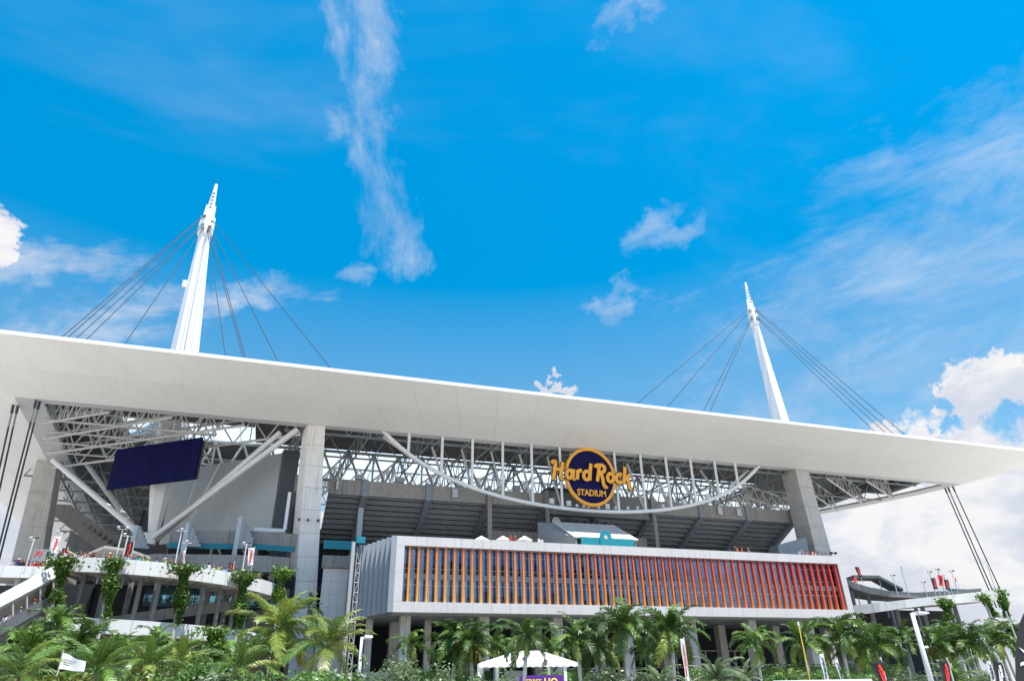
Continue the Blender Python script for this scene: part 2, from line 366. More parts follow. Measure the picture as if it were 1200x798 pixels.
# roof deck: solid sheets along the edge, translucent sheets towards the opening
def sheet(name, poly, z, th, material): part(name, MB().prism([(p[0], p[1], z) for p in poly], (0, 0, th)), material, roof)
def strip(name, x0, x1, y0, y1, z, material, n, axis='x', gap=.05):
    for i in range(n):
        if axis == 'x': a, b = lerp(x0, x1, i/n)+gap, lerp(x0, x1, (i+1)/n)-gap; boxp(name, (a, y0, z), (b, y1, z+.25), material, roof)
        else: a, b = lerp(y0, y1, i/n)+gap, lerp(y0, y1, (i+1)/n)-gap; boxp(name, (x0, a, z), (x1, b, z+.25), material, roof)
strip('deck_sheet', -8, 168, 113, 150, 52.3, M_DECK, 14)
strip('deck_sheet', -52, -8, 113, 140.5, 52.3, M_DECK, 5)
strip('deck_sheet', -54, -33, 140.6, 300, 52.3, M_DECK, 12, 'y')
strip('deck_sheet', 122, 160, 150.1, 168, 52.3, M_DECK, 3)
strip('skylight_sheet', -5, 122, 150.4, 176, 52.6, M_SKYL, 21, gap=.18)
strip('skylight_sheet', -33, -5.5, 140.7, 151.5, 52.6, M_SKYL, 5, gap=.08)
strip('deck_sheet', -33, -5.2, 151.6, 290, 52.3, M_DECK, 9, 'y')
strip('skylight_sheet', 122.5, 150, 168.5, 176, 52.6, M_SKYL, 4, gap=.18)
def truss(p, q, depth, nseg, material, r=.20, rw=.11, side=0.):
    """vertical lattice truss from p to q (bottom chord); Empty-free: the bottom chord carries the rest"""
    p, q = Vector(p), Vector(q); up = Vector((0, 0, depth)); s = Vector((side, 0, 0))
    ch = bar('truss', p, q, r, material, roof)
    bar('top_chord', p+up, q+up, r, material, ch)
    for i in range(nseg):
        a = p.lerp(q, i/nseg); b = p.lerp(q, (i+1)/nseg); mid = p.lerp(q, (i+.5)/nseg)
        bar('web_member', a, mid+up, rw, material, ch); bar('web_member', mid+up, b, rw, material, ch)
        if i % 2 == 0: bar('web_member', mid, mid+up, rw*.8, material, ch)
for Y, z, mt in ((126.5, 47.3, M_STEELG), (138, 46.6, M_STEELG)):
    truss((-2, Y, z), (152, Y, z), 4.6, 26, mt)
truss((-30, 150.2, 45.2), (122, 150.2, 45.2), 6.6, 27, M_STEELW, .36, .27)
truss((-30, 163, 47.2), (130, 163, 47.2), 4.8, 26, M_STEELW, .3, .2)
truss((-30, 175.5, 46.2), (130, 175.5, 46.2), 5.6, 24, M_STEELW, .26, .16)
for i in range(12):
    X = 14+12.25*i-12.25
    truss((X, 123.8, 47.4), (X-3, 150, 46.0), 4.2, 6, M_STEELG, .18, .11)
    truss((X-3, 150.5, 46.0), (X-7, 175, 46.6), 4.8, 6, M_STEELW, .26, .18)
# fan of trusses in the left corner
for a, b, d in (((-47, 157, 45.6), (1, 124.3, 45.9), 4.6), ((-45.8, 149, 46.2), (-9, 124, 46.6), 4.2), ((-44.6, 141, 46.6), (-21, 124, 46.9), 4.0), ((-43, 133, 46.9), (-31, 124.4, 47.0), 3.8)):
    truss(a, b, d, 8, M_STEELW, .26, .15)
for k in range(4):
    t = (k+.5)/4.2
    truss((lerp(-43.5, -46.5, t), lerp(128, 155, t), 47), (lerp(-43.5, -46.5, t)+30, lerp(128, 155, t)-2, 46.2), 4.2, 6, M_STEELW, .2, .12)
for Y in (166, 176, 186, 197, 209, 222, 236, 252):
    truss((-54-(Y-166)*.1, Y, 46.2), (-18, Y+3, 45.6), 5.0, 7, M_STEELG, .24, .14)
for X in (-46, -36, -26):
    truss((X, 160, 45.4), (X-9, 258, 45.4), 5.0, 14, M_STEELG, .26, .14)
# right corner trusses
for a, b in (((110, 124.6, 46.4), (148, 150, 46.2)), ((122, 124.6, 46.6), (151, 143, 46.4)), ((134, 124.6, 46.8), (154, 136, 46.6))):
    truss(a, b, 4.2, 7, M_STEELW, .22, .14)
truss((104, 134, 43.6), (140, 150, 43.6), 3.2, 9, M_STEELW, .22, .14)
truss((108, 150, 44.0), (142, 160, 44.0), 4.2, 9, M_STEELW, .22, .14)

# ------------------------------------------------------------------ masts with stay cables
def mast(XT, Y, zb, ztop, label, stays, lean=.05):
    X = XT; zc = ztop-15; t = thing('support_mast', label, 'mast', (X+lean*(ztop-zb), Y, zb), 'roof support masts')
    n = 6
    def ringed(zs, ws, yr=.8):
        mb = MB(); i0 = 0
        for z, w in zip(zs, ws): mb.v += [Vector((X+lean*max(0, zc-z)+w*math.cos(2*math.pi*(j+.0)/n), Y+w*yr*math.sin(2*math.pi*(j+.0)/n), z)) for j in range(n)]
        for k in range(len(zs)-1):
            for j in range(n): mb.f.append((k*n+j, k*n+(j+1) % n, (k+1)*n+(j+1) % n, (k+1)*n+j))
        mb.f += [tuple(range(n))[::-1], tuple((len(zs)-1)*n+j for j in range(n))]; return mb
    sh = part('shaft', ringed([zb, zb+3, zb+14, 52, 68, zc-2], [.75, 1.1, 2.35, 2.95, 2.8, 1.25]), M_MAST, t)
    for z in (zb+16, 58, 64, 70, 76, 82, 88):
        w = 2.36 if z < 50 else lerp(2.9, 1.28, (z-58)/(zc-60))
        part('joint_band', ringed([z, z+.10], [w+.03, w+.03]), M_STEELW, sh)
    col = part('collar', ringed([zc-2.2, zc-1.6, zc+1.2, zc+2.4, zc+3.4, zc+4.6], [1.28, 1.62, 1.72, 1.62, 1.66, .95]), M_MAST, t)
    sp = part('spire', ringed([zc+4.5, zc+7, ztop-1.2], [.95, .78, .32]), M_MAST, t)
    bar('lightning_rod', (X, Y, ztop-1.2), (X, Y, ztop+.6), .06, M_STEELD, sp)
    for k in range(5): boxp('rung', (X-.25, Y-.72+.05*k, zc+6.2+k*1.1), (X+.25, Y-.4+.05*k, zc+6.45+k*1.1), M_STEELD, sp)
    for s in (-1, 1): bar('finial', (X-1.1*s, Y, zc+4.2), (X-.95*s, Y, zc+7.2), .14, M_MAST, sp)
    if X < 0: boxp('service_box', (X-2.0, Y-.5, 84), (X-1.0, Y+.4, 85.6), M_WHITE, t)
    for (end, dz) in stays:
        d = (Vector(end)-Vector((X, Y, zc))); h = Vector((d.x, d.y, 0)).normalized()
        p = Vector((X, Y, zc+dz)) + h*1.6
        c = bar('stay_cable', p, end, .075, M_CABLE, t)
        bar('cable_socket', p-h*.3, p+(Vector(end)-p).normalized()*1.1, .16, M_STEELD, c)
    return t
LM = at(228, 330, 142); RM = at(893, 420, 146)
mast(LM.x-.3, 142, 28.6, 115.2, 'tall white tapering mast on the left, rising through the roof above the dark video screen',
     [(atz(62, 404, 53), 3.4), (atz(70, 404, 53), 3.0), (atz(80, 405, 53), .8), (atz(92, 407, 53), 0), (atz(138, 415, 53), -.6),
      (atz(288, 430, 53), -.4), (atz(291, 431, 53), .4), (atz(266, 430, 53), -1.), (atz(330, 432, 53), .6), (atz(392, 437, 53), 2.2)])
mast(RM.x, 146, 30, 118.2, 'slender white tapering mast on the right, rising behind the roof right of the round sign',
     [(atz(738, 480, 53), 3.4), (atz(776, 484, 53), 2.6), (atz(820, 490, 53), .4), (atz(828, 491, 53), -.2),
      (atz(1040, 520, 53), -.4), (atz(1052, 520, 53), .3), (atz(1060, 520, 53), 2.4), (atz(1073, 520, 53), 3.2)])
# struts at the foot of the left mast
st = thing('mast_strut', 'twin white box struts running from mast foot up to the front concrete pier', 'strut', (LM.x, 141.5, 29), 'struts at the mast foot')
LM.x += 2.8
bar('beam', (LM.x+.6, 140.6, 29.2), (.4, 123.9, 46.8), .55, M_WHITE, st); bar('beam', (LM.x+1.0, 141.6, 29.0), (-2.6, 126.4, 46.8), .55, M_WHITE, st)
st = thing('mast_strut', 'twin white box struts running from mast foot up left to the weathered grey pier', 'strut', (LM.x, 141.5, 29), 'struts at the mast foot')
bar('beam', (LM.x-.6, 140.6, 29.2), (-45.8, 153.4, 46.3), .55, M_WHITE, st); bar('beam', (LM.x-1.0, 141.6, 29.0), (-40.2, 154.6, 46.5), .5, M_STEELW, st)
boxp('node_plate', (LM.x-1.0, 140.2, 28.2), (LM.x+1.2, 141.9, 30.2), M_WHITE, st)
# tie-down cables
def tiedown(tops, bots, label):
    t = thing('tie_down_cables', label, 'cable', bots[0], 'roof tie-down cables')
    for p, q in zip(tops, bots):
        p, q = Vector(p), Vector(q); c = bar('cable', p, q, .13, M_CABLE, t); d = (q-p).normalized()
        bar('socket', p-d*.2, p+d*1.5, .22, M_STEELD, c); bar('turnbuckle', p+d*1.5, p+d*4.0, .15, M_STEELG, c)
def yz(px, py, Y): v = at(px, py, Y); return (v.x, v.y, v.z)
tiedown([atz(42.5, 469, 47), atz(46.5, 471, 47)], [at(-42, 800, 116), at(-38, 800, 116)], 'pair of dark steel cables dropping from the left roof corner beside the pier')
tiedown([atz(15.5, 475, 47), atz(21, 475, 47)], [at(-56, 800, 122), at(-50, 800, 122)], 'outermost pair of dark steel cables at the left edge under the roof')
tiedown([atz(1107, 571, 47.3), atz(1110.5, 570, 47.3), atz(1116, 569, 47.3)], [at(1168, 712, 124), at(1172, 712, 124), at(1182, 712, 124)], 'three dark steel cables dropping from the right roof corner to the ramp')

# ------------------------------------------------------------------ concrete piers
def pier(fl, top, zb, nblk, material, label, extra=0.):
    """fl: plan polygon at the foot, top: plan polygon at the top"""
    c = Vector((sum(p[0] for p in fl)/len(fl), sum(p[1] for p in fl)/len(fl), zb[0]))
    t = thing('concrete_pier', label, 'pier', c, 'roof piers'); z0, z1 = zb
    def poly(z, inset=0.):
        k = (z-z0)/(z1-z0); P = [Vector((lerp(a[0], b[0], k), lerp(a[1], b[1], k), z)) for a, b in zip(fl, top)]
        m_ = sum(P, Vector())/len(P); return [p+(m_-p)*inset for p in P]
    part('core', MB().hexa(poly(z0+.01, .03)+poly(z1-.01, .03)), M_CONCD, t)
    for i in range(nblk):
        a, b = lerp(z0, z1, i/nblk)+.03, lerp(z0, z1, (i+1)/nblk)-.03
        part('concrete_block', MB().hexa(poly(a)+poly(b)), material, t)
    return t
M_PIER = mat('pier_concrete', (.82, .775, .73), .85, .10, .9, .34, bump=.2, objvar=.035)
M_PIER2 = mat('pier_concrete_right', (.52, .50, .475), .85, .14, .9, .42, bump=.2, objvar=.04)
pl = pier([(4.1, 121.5), (7.9, 121.5), (7.9, 125.8), (2.9, 126.2)], [(2.15, 121.5), (5.1, 121.5), (5.1, 125), (1.25, 125.4)], (0, 47.1), 12, M_PIER,
     'pale concrete pier between the grey wall panel and stepped seating tiers')
for dx in (-.6, .9, 2.6): boxp('floodlight', (3.0+dx, 120.9, 29.4), (3.35+dx, 121.49, 29.75), M_STEELD, pl)
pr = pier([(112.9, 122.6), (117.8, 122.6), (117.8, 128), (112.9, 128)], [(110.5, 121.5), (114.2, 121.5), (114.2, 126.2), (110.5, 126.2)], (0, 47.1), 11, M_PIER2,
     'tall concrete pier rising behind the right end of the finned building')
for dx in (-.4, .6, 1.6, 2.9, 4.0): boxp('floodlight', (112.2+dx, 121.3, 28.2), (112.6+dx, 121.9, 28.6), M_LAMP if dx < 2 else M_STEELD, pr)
p3 = pier([(-46.7, 156.5), (-40.3, 156.5), (-40.3, 161), (-46.7, 161)], [(-49.6, 156.5), (-45.9, 156.5), (-45.9, 161), (-49.6, 161)], (0, 47.1), 7, M_CONC,
     'weathered grey concrete pier at far left beside the tie-down cables')

# ------------------------------------------------------------------ underslung truss below the roof edge
ut = thing('underslung_truss', 'white bow-shaped tube truss slung under the roof behind the round sign', 'truss', (58, 121.5, 34.3))
def bow(X):
    k = abs((X-58.2)/42.5); return 34.3+12.8*(.62*k**2+.38*k**5)
Xs = [15.7+i*(100.7-15.7)/48 for i in range(49)]
part('bow_tube', MB().tube([(X, 121.5, bow(X)) for X in Xs], .38, 10), M_WHITE, ut, True)
part('rear_tube', MB().tube([(16.2, 123.9, 46.8), (24, 121.95, 40.95)], .3, 8), M_WHITE, ut, True)
part('rear_tube', MB().tube([(99.8, 124.6, 46.8), (92, 121.95, 41.5)], .3, 8), M_WHITE, ut, True)
for X in (20.8, 27.3, 33.35, 39.55, 45.65, 51.8, 64.15, 70.3, 76.4, 82.55, 88.65, 94.0):
    h = bar('hanger', (X, 121.5, bow(X)), (X, 121.3, 47.0), .28, M_WHITE, ut)
    if 22 < X < 92:
        bar('strut', (X, 121.9, bow(X)+.3), (X-1.2, 125.2, 46.0), .25, M_STEELW, ut)
        part('bracket', MB().tube([(X, 121.4, 46.9), (X-.3, 123, 46.6), (X-1.2, 125.2, 46.0)], .16, 6), M_STEELG, ut)
for X in (49, 52.6, 54.5, 56, 57, 59.2, 61, 63, 65.8, 68, 74, 79, 85): boxp('spotlight', (X, 121.0, bow(X)+.5), (X+.5+.4*(int(X) % 3 == 1), 121.5, bow(X)+1.0+.5*(int(X) % 3 == 1)), M_LAMP, ut)

# ------------------------------------------------------------------ round sign
sg = thing('round_sign', 'round navy and orange name sign with script lettering below the roof edge', 'sign', (57.9, 120.7, 35))
SC = Vector((57.95, 120.6, 41.0)); RW, RH = 5.6, 6.05
def ell(k, y): return [(SC.x+RW*k*math.cos(2*math.pi*i/64), y, SC.z+RH*k*math.sin(2*math.pi*i/64)) for i in range(64)]
part('disc', MB().prism(ell(.97, 120.62), (0, .5, 0)), M_NAVY, sg)
mb = MB(); A, B = ell(1., 120.40), ell(.90, 120.40); n = 64
mb.v = [Vector(p) for p in A+B]+[Vector((p[0], p[1]+.62, p[2])) for p in A+B]
for i in range(n):
    j = (i+1) % n; mb.f += [(i, j, n+j, n+i), (2*n+j, 2*n+i, 3*n+i, 3*n+j), (j, i, 2*n+i, 2*n+j), (n+i, n+j, 3*n+j, 3*n+i)]
part('rim', mb, M_ORANGE, sg)
def stroke(mb, pts, w, y, d=.28):
    P = [Vector((p[0], p[1])) for p in pts]
    # Catmull-Rom smoothing
    Q = []
    for i in range(len(P)-1):
        p0, p1, p2, p3_ = P[max(i-1, 0)], P[i], P[i+1], P[min(i+2, len(P)-1)]
        for s in range(5 if len(P) > 2 else 1):
            u = s/(5 if len(P) > 2 else 1)
            Q.append(.5*((2*p1)+(p2-p0)*u+(2*p0-5*p1+4*p2-p3_)*u*u+(3*p1-p0-3*p2+p3_)*u**3))
    Q.append(P[-1]); ww = w if isinstance(w, (list, tuple)) else (w, w); Lr = []
    closed = (P[0]-P[-1]).length < 1e-6
    for i, q in enumerate(Q):
        a = Q[i-1] if i else (Q[-2] if closed else q); b = Q[i+1] if i < len(Q)-1 else (Q[1] if closed else q)
        dd = (b-a).normalized(); nn = Vector((-dd.y, dd.x)); w_ = lerp(ww[0], ww[1], i/(len(Q)-1))/2
        Lr.append((q+nn*w_, q-nn*w_))
    i0 = len(mb.v)
    for l, r in Lr: mb.v += [Vector((l.x, y, l.y)), Vector((r.x, y, r.y)), Vector((l.x, y+d, l.y)), Vector((r.x, y+d, r.y))]
    for i in range(len(Lr)-1):
        k = i0+4*i; mb.f += [(k, k+4, k+5, k+1), (k+2, k+3, k+7, k+6), (k, k+2, k+6, k+4), (k+1, k+5, k+7, k+3)]
    k = i0+4*(len(Lr)-1); mb.f += [(i0, i0+1, i0+3, i0+2), (k, k+2, k+3, k+1)]
def oval(cx, cy, rx, ry, n=12): return [(cx+rx*math.cos(2*math.pi*i/n), cy+ry*math.sin(2*math.pi*i/n)) for i in range(n+1)]
LET = {  # strokes in letter units: x advance, y 0..1 cap height
 'H': (.84, [[(-.06, .86), (.04, .97), (.18, .95), (.15, .5), (.10, .0), (-.04, -.04)], [(.64, .98), (.58, .5), (.54, .02), (.66, -.02)], [(.08, .47), (.34, .52), (.62, .50)]]),
 'a': (.62, [oval(.23, .28, .17, .24), [(.47, .60), (.46, .2), (.50, .02), (.60, .04)]]),
 'r': (.44, [[(.10, .58), (.12, .3), (.09, .0)], [(.11, .38), (.22, .55), (.38, .55)]]),
 'd': (.60, [oval(.25, .29, .19, .26), [(.50, 1.05), (.46, .5), (.45, .0)]]),
 ' ': (.20, []),
 'R': (.72, [[(-.04, .84), (.06, .98), (.22, .94), (.18, .45), (.12, -.02)], [(.06, .93), (.34, 1.02), (.56, .92), (.56, .68), (.40, .55), (.18, .50)], [(.30, .52), (.44, .28), (.52, -.12), (.62, -.34), (.76, -.28)]]),
 'o': (.54, [oval(.25, .28, .19, .26)]),
 'c': (.46, [[(.42, .46), (.28, .56), (.10, .40), (.10, .16), (.26, .01), (.44, .10)]]),
 'k': (.64, [[(.18, 1.05), (.15, .5), (.10, -.02)], [(.50, .58), (.30, .36), (.16, .28)], [(.26, .34), (.42, .10), (.48, -.22), (.62, -.34)]]),
}
word = 'Hard Rock'; tot = sum(LET[c][0] for c in word)
X0, X1, CAP = 49.3, 67.0, 3.35
sxl = (X1-X0)/tot; xx = X0
for li, ch in enumerate(word):
    adv, strokes = LET[ch]
    if strokes:
        for back in (0, 1):
            mb = MB()
            for si, s_ in enumerate(strokes):
                base = 40.15-.008*(xx-X0)
                pts = [(xx+p[0]*sxl+p[1]*CAP*.10, base+p[1]*CAP) for p in s_]
                stroke(mb, pts, .70 if not back else .98, 120.05+.012*si+(.12+.02*li % .05 if back else 0)+.002*li, .12 if back else .14)
            if not back: lo_ = part('letter', mb, M_ORANGE, sg)
            else: part('letter_outline', mb, M_BLACK, lo_)
    xx += adv*sxl
tm = text_mesh('STADIUM', 1.62, .07, M_ORANGE, 0, .045)
link('lettering', tm, sg, Matrix.Translation((57.9, 120.5, 37.6)) @ FACE_CAM @ Matrix.Diagonal((.93, 1.08, 1, 1)))
link('sign_bracket', MB().box((54, 121.13, 38.2), (54.4, 121.45, 46)).box((61.6, 121.13, 38.2), (62, 121.45, 46)).mesh('sign_bracket', M_STEELG), sg)

# ------------------------------------------------------------------ video screen and grey wall panel in the corner
def slab(name, p, q, z0, z1, th, material, parent):
    p, q = Vector((p[0], p[1], 0)), Vector((q[0], q[1], 0)); d = (q-p).normalized(); nrm = Vector((-d.y, d.x, 0))*th
    a = [p, q, q+nrm, p+nrm]; return part(name, MB().hexa([(v.x, v.y, z0) for v in a]+[(v.x, v.y, z1) for v in a]), material, parent)
vs_ = thing('video_screen', 'dark navy video screen hung under the roof corner before the mast', 'screen', (-24, 136, 38))
pa, pb_ = Vector((-32.4, 142.0)), Vector((-16.3, 130.4))
for i in range(9):
    a, b = pa.lerp(pb_, (i+.008)/9), pa.lerp(pb_, (i+.992)/9); slab('screen_module', a, b, 38.0, 45.9, .35, M_SCREEN, vs_)
slab('frame', pa+Vector((.6, .4)), pb_+Vector((.2, 1.0)), 38.3, 45.6, .5, M_STEELD, vs_)
for k in (.15, .5, .85):
    c = pa.lerp(pb_, k); bar('hanger', (c.x+.4, c.y+.5, 45.4), (c.x+1.4, c.y+1.5, 50), .12, M_STEELG, vs_)
M_GREYP = mat('grey_wall_panel', (.46, .495, .51), .6, .05, .3, .12, objvar=.008)
gp = thing('wall_panel', 'big blue-grey wall panel behind the mast struts beside the pale pier', 'wall', (-11, 138, 29))
qa, qb = Vector((-22.6, 150.2)), Vector((-1.9, 133.0))
for i in range(6):
    a, b = qa.lerp(qb, i/6), qa.lerp(qb, (i+.9995)/6); slab('panel', a, b, 30.0, 44.9, .5, M_GREYP, gp)
for i in range(5):
    c = qa.lerp(qb, (i+.4)/5); bar('leg', (c.x+.5, c.y+.6, 22), (c.x+.5, c.y+.6, 30), .3, M_STEELG, gp); bar('leg_brace', (c.x+.5, c.y+.6, 30), (c.x+2.6, c.y-1, 26.5), .22, M_STEELG, gp)

# ------------------------------------------------------------------ grandstand
gs = thing('grandstand', 'grey concrete upper seating tier seen from beneath with stepped underside and raking beams', 'grandstand', (58, 128, 0))
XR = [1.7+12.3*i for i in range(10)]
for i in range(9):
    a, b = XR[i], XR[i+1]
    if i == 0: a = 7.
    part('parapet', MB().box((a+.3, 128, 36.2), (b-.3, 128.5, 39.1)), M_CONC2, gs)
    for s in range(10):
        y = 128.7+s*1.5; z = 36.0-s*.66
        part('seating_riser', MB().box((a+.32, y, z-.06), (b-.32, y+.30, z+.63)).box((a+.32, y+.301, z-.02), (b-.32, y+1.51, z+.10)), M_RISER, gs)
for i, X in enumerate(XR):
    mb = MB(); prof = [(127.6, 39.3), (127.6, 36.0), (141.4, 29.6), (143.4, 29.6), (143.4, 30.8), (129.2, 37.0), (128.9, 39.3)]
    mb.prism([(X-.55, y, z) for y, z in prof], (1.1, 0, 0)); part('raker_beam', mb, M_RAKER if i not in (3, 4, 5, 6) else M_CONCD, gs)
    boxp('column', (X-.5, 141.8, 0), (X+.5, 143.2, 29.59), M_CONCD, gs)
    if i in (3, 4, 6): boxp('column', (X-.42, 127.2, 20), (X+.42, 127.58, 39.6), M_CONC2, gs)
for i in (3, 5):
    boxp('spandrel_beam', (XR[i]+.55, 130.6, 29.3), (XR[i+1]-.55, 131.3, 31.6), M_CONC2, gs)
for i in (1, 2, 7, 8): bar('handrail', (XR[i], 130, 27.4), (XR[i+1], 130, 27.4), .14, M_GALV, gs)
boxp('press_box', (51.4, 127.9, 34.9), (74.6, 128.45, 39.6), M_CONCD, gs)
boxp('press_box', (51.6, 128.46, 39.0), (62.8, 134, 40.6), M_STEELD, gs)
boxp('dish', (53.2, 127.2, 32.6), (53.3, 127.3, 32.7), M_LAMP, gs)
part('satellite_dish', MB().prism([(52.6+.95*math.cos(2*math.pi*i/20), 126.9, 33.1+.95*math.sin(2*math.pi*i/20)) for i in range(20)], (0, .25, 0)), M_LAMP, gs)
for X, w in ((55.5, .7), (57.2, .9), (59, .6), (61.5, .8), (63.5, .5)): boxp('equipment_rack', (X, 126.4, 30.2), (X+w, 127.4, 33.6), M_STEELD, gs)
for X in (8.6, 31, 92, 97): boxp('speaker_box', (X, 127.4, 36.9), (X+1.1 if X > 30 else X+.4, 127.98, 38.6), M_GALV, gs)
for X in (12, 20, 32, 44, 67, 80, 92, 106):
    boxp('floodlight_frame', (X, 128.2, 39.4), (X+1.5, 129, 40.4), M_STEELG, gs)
# concourse behind and below
cw = thing('concourse_block', 'dark concourse wall under the seating tier with grey slab edges', 'wall', (58, 144, 0))
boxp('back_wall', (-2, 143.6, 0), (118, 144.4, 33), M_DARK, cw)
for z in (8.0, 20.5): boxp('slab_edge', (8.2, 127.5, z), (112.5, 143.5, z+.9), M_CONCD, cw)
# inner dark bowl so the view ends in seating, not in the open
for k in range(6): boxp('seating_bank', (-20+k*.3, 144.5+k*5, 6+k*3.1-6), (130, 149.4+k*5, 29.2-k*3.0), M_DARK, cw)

# grandstand on the left flank, seen end-on
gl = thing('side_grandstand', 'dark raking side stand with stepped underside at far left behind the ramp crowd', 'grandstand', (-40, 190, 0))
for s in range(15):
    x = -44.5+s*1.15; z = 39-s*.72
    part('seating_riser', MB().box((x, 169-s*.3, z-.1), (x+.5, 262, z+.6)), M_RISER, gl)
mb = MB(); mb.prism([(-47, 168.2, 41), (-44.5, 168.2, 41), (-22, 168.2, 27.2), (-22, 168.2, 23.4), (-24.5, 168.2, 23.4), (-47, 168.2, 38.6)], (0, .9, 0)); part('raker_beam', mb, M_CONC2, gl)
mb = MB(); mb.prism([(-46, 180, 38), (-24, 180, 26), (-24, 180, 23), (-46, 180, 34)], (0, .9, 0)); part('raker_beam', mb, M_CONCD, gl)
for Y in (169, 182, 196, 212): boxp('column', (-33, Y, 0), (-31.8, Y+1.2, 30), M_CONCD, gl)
boxp('back_wall', (-29.5, 165, 0), (-29, 262, 40), M_DARK, gl)  # near-black sheet standing in for the shaded depth behind the stand
boxp('shade_backdrop', (-62, 262, 0), (40, 263, 47), M_DARK, gl)  # dark backdrop; the shade over the far stands is in its colour

# ------------------------------------------------------------------ finned club building
cb = thing('club_building', 'long white-framed building with orange to red fins over two floors of glass', 'building', (59, 105, 0))
FX0, FX1, FZ0, FZ1 = 16.95, 101.6, 13.25, 24.2
GX0, GX1, GZ0, GZ1 = 18.2, 100.35, 14.72, 22.78
def clad_row(z0, z1, x0, x1, nx):
    for i in range(nx):
        a, b = lerp(x0, x1, i/nx)+.012, lerp(x0, x1, (i+1)/nx)-.012
        boxp('cladding_panel', (a, 105.0, z0+.012), (b, 105.25, z1-.012), M_CLAD, cb)
clad_row(GZ1, FZ1, FX0, FX1, 28); clad_row(FZ0, GZ0, FX0, FX1, 28)
for z0, z1 in ((GZ0, lerp(GZ0, GZ1, .5)), (lerp(GZ0, GZ1, .5), GZ1)):
    boxp('cladding_panel', (FX0, 105, z0+.012), (GX0-.0, 105.25, z1-.012), M_CLAD, cb)
    boxp('cladding_panel', (GX1+.0, 105, z0+.012), (FX1, 105.25, z1-.012), M_CLAD, cb)
# backing frame and reveals of the recessed window
boxp('frame_backing', (FX0+.05, 105.26, GZ1+.02), (FX1-.05, 106.75, FZ1-.06), M_CLAD, cb)
boxp('frame_backing', (FX0+.05, 105.26, FZ0+.06), (FX1-.05, 106.75, GZ0-.02), M_CLAD, cb)
boxp('reveal', (GX1+.02, 105.26, GZ0), (FX1-.05, 106.75, GZ1), M_SIDE, cb)
boxp('reveal', (FX0+.05, 105.26, GZ0), (GX0-.02, 106.75, GZ1), M_CLAD, cb)
NF = 58; step = (GX1-GX0)/NF
finme = unit_mesh('box', M_FIN)
for i in range(NF):
    X = GX0+step*(i+.62)
    link('fin', finme, cb, Matrix.Translation((X, 105.45, (GZ0+GZ1)/2)) @ Matrix.Diagonal((.28, .50, GZ1-GZ0-.02, 1)))
ZT = [GZ0, 15.6, 18.1, 18.95, 21.75, GZ1]
for i in range(NF):
    a, b = GX0+step*i+.04, GX0+step*(i+1)-.04
    for z0, z1 in ((GZ0+.03, 18.1), (18.98, 21.72), (21.8, GZ1-.03)):
        boxp('window_pane', (a, 106.42, z0), (b, 106.45, z1), M_GLASS, cb)
    boxp('mullion', (b+.002, 106.34, GZ0), (b+.078, 106.5, GZ1), M_GALV, cb)
for z in (21.72, 17.2, 19.6): boxp('transom', (GX0, 106.30, z), (GX1, 106.338, z+.09), M_GALV, cb)
M_SPAN = mat('spandrel_glass', (.34, .44, .54), .25, .06, .5, objvar=.06)
for i in range(29): boxp('spandrel_panel', (lerp(GX0, GX1, i/29)+.01, 106.37, 18.12), (lerp(GX0, GX1, (i+1)/29)-.01, 106.41, 18.96), M_SPAN, cb)
# rooms behind the glass
boxp('floor_slab', (18, 106.8, 18.15), (101, 114, 18.9), M_CONC, cb); boxp('ceiling', (17.2, 106.8, 22.85), (101.2, 114, 23.4), M_CLAD, cb)
boxp('floor', (17.2, 106.8, 13.4), (101.2, 114, 14.6), M_CONC, cb); boxp('room_wall', (14, 113, 14.6), (101.2, 113.4, 22.8), M_MID, cb)
rr = random.Random(3)
for k in range(46):
    X = rr.uniform(19, 99); w = rr.uniform(.8, 2.6); zz = rr.choice((14.6, 18.9)); h = rr.uniform(.9, 2.4); Y = rr.uniform(107.4, 110)
    boxp('cabinet', (X, Y, zz+.004*k), (X+w, Y+.6, zz+h), rr.choice((M_NAVY, M_DARK, M_PURPLE, M_DARK)), cb)
M_PANELIGHT = mat('pane_light_sheet', (.56, .70, .82), .8, .08, .8, objvar=.22)  # made-up pale blue sheets that brighten the upper part of the panes
for i in range(NF):
    for z0, z1 in ((14.75, 18.1), (18.95, 22.72)):
        d_ = rr.choice((.45, .55, .62, .66, .7, .75, .95)); xa = GX0+step*i+.06; xb = xa+step-.12
        boxp('pane_light_sheet', (xa, 106.62+.004*(i % 3), z1-(z1-z0)*d_), (xb, 106.65+.004*(i % 3), z1-.02), M_PANELIGHT, cb)
# folded metal flank
sa, sb = Vector((FX0, 105.02)), Vector((12.6, 116.2)); ns = 8; dirv = (sb-sa).normalized(); nv = Vector((dirv.y, -dirv.x));  nv = nv if nv.x < 0 else -nv
for i in range(ns):
    a, b = sa.lerp(sb, i/ns), sa.lerp(sb, (i+1)/ns); c = a.lerp(b, .22)+nv*.75
    P = [a, c, b-dirv*.02, b-dirv*.02-nv*.3, a-nv*.3]
    part('flank_fin', MB().prism([(p.x, p.y, FZ0) for p in P], (0, 0, FZ1-FZ0-.01)), M_SIDE, cb)
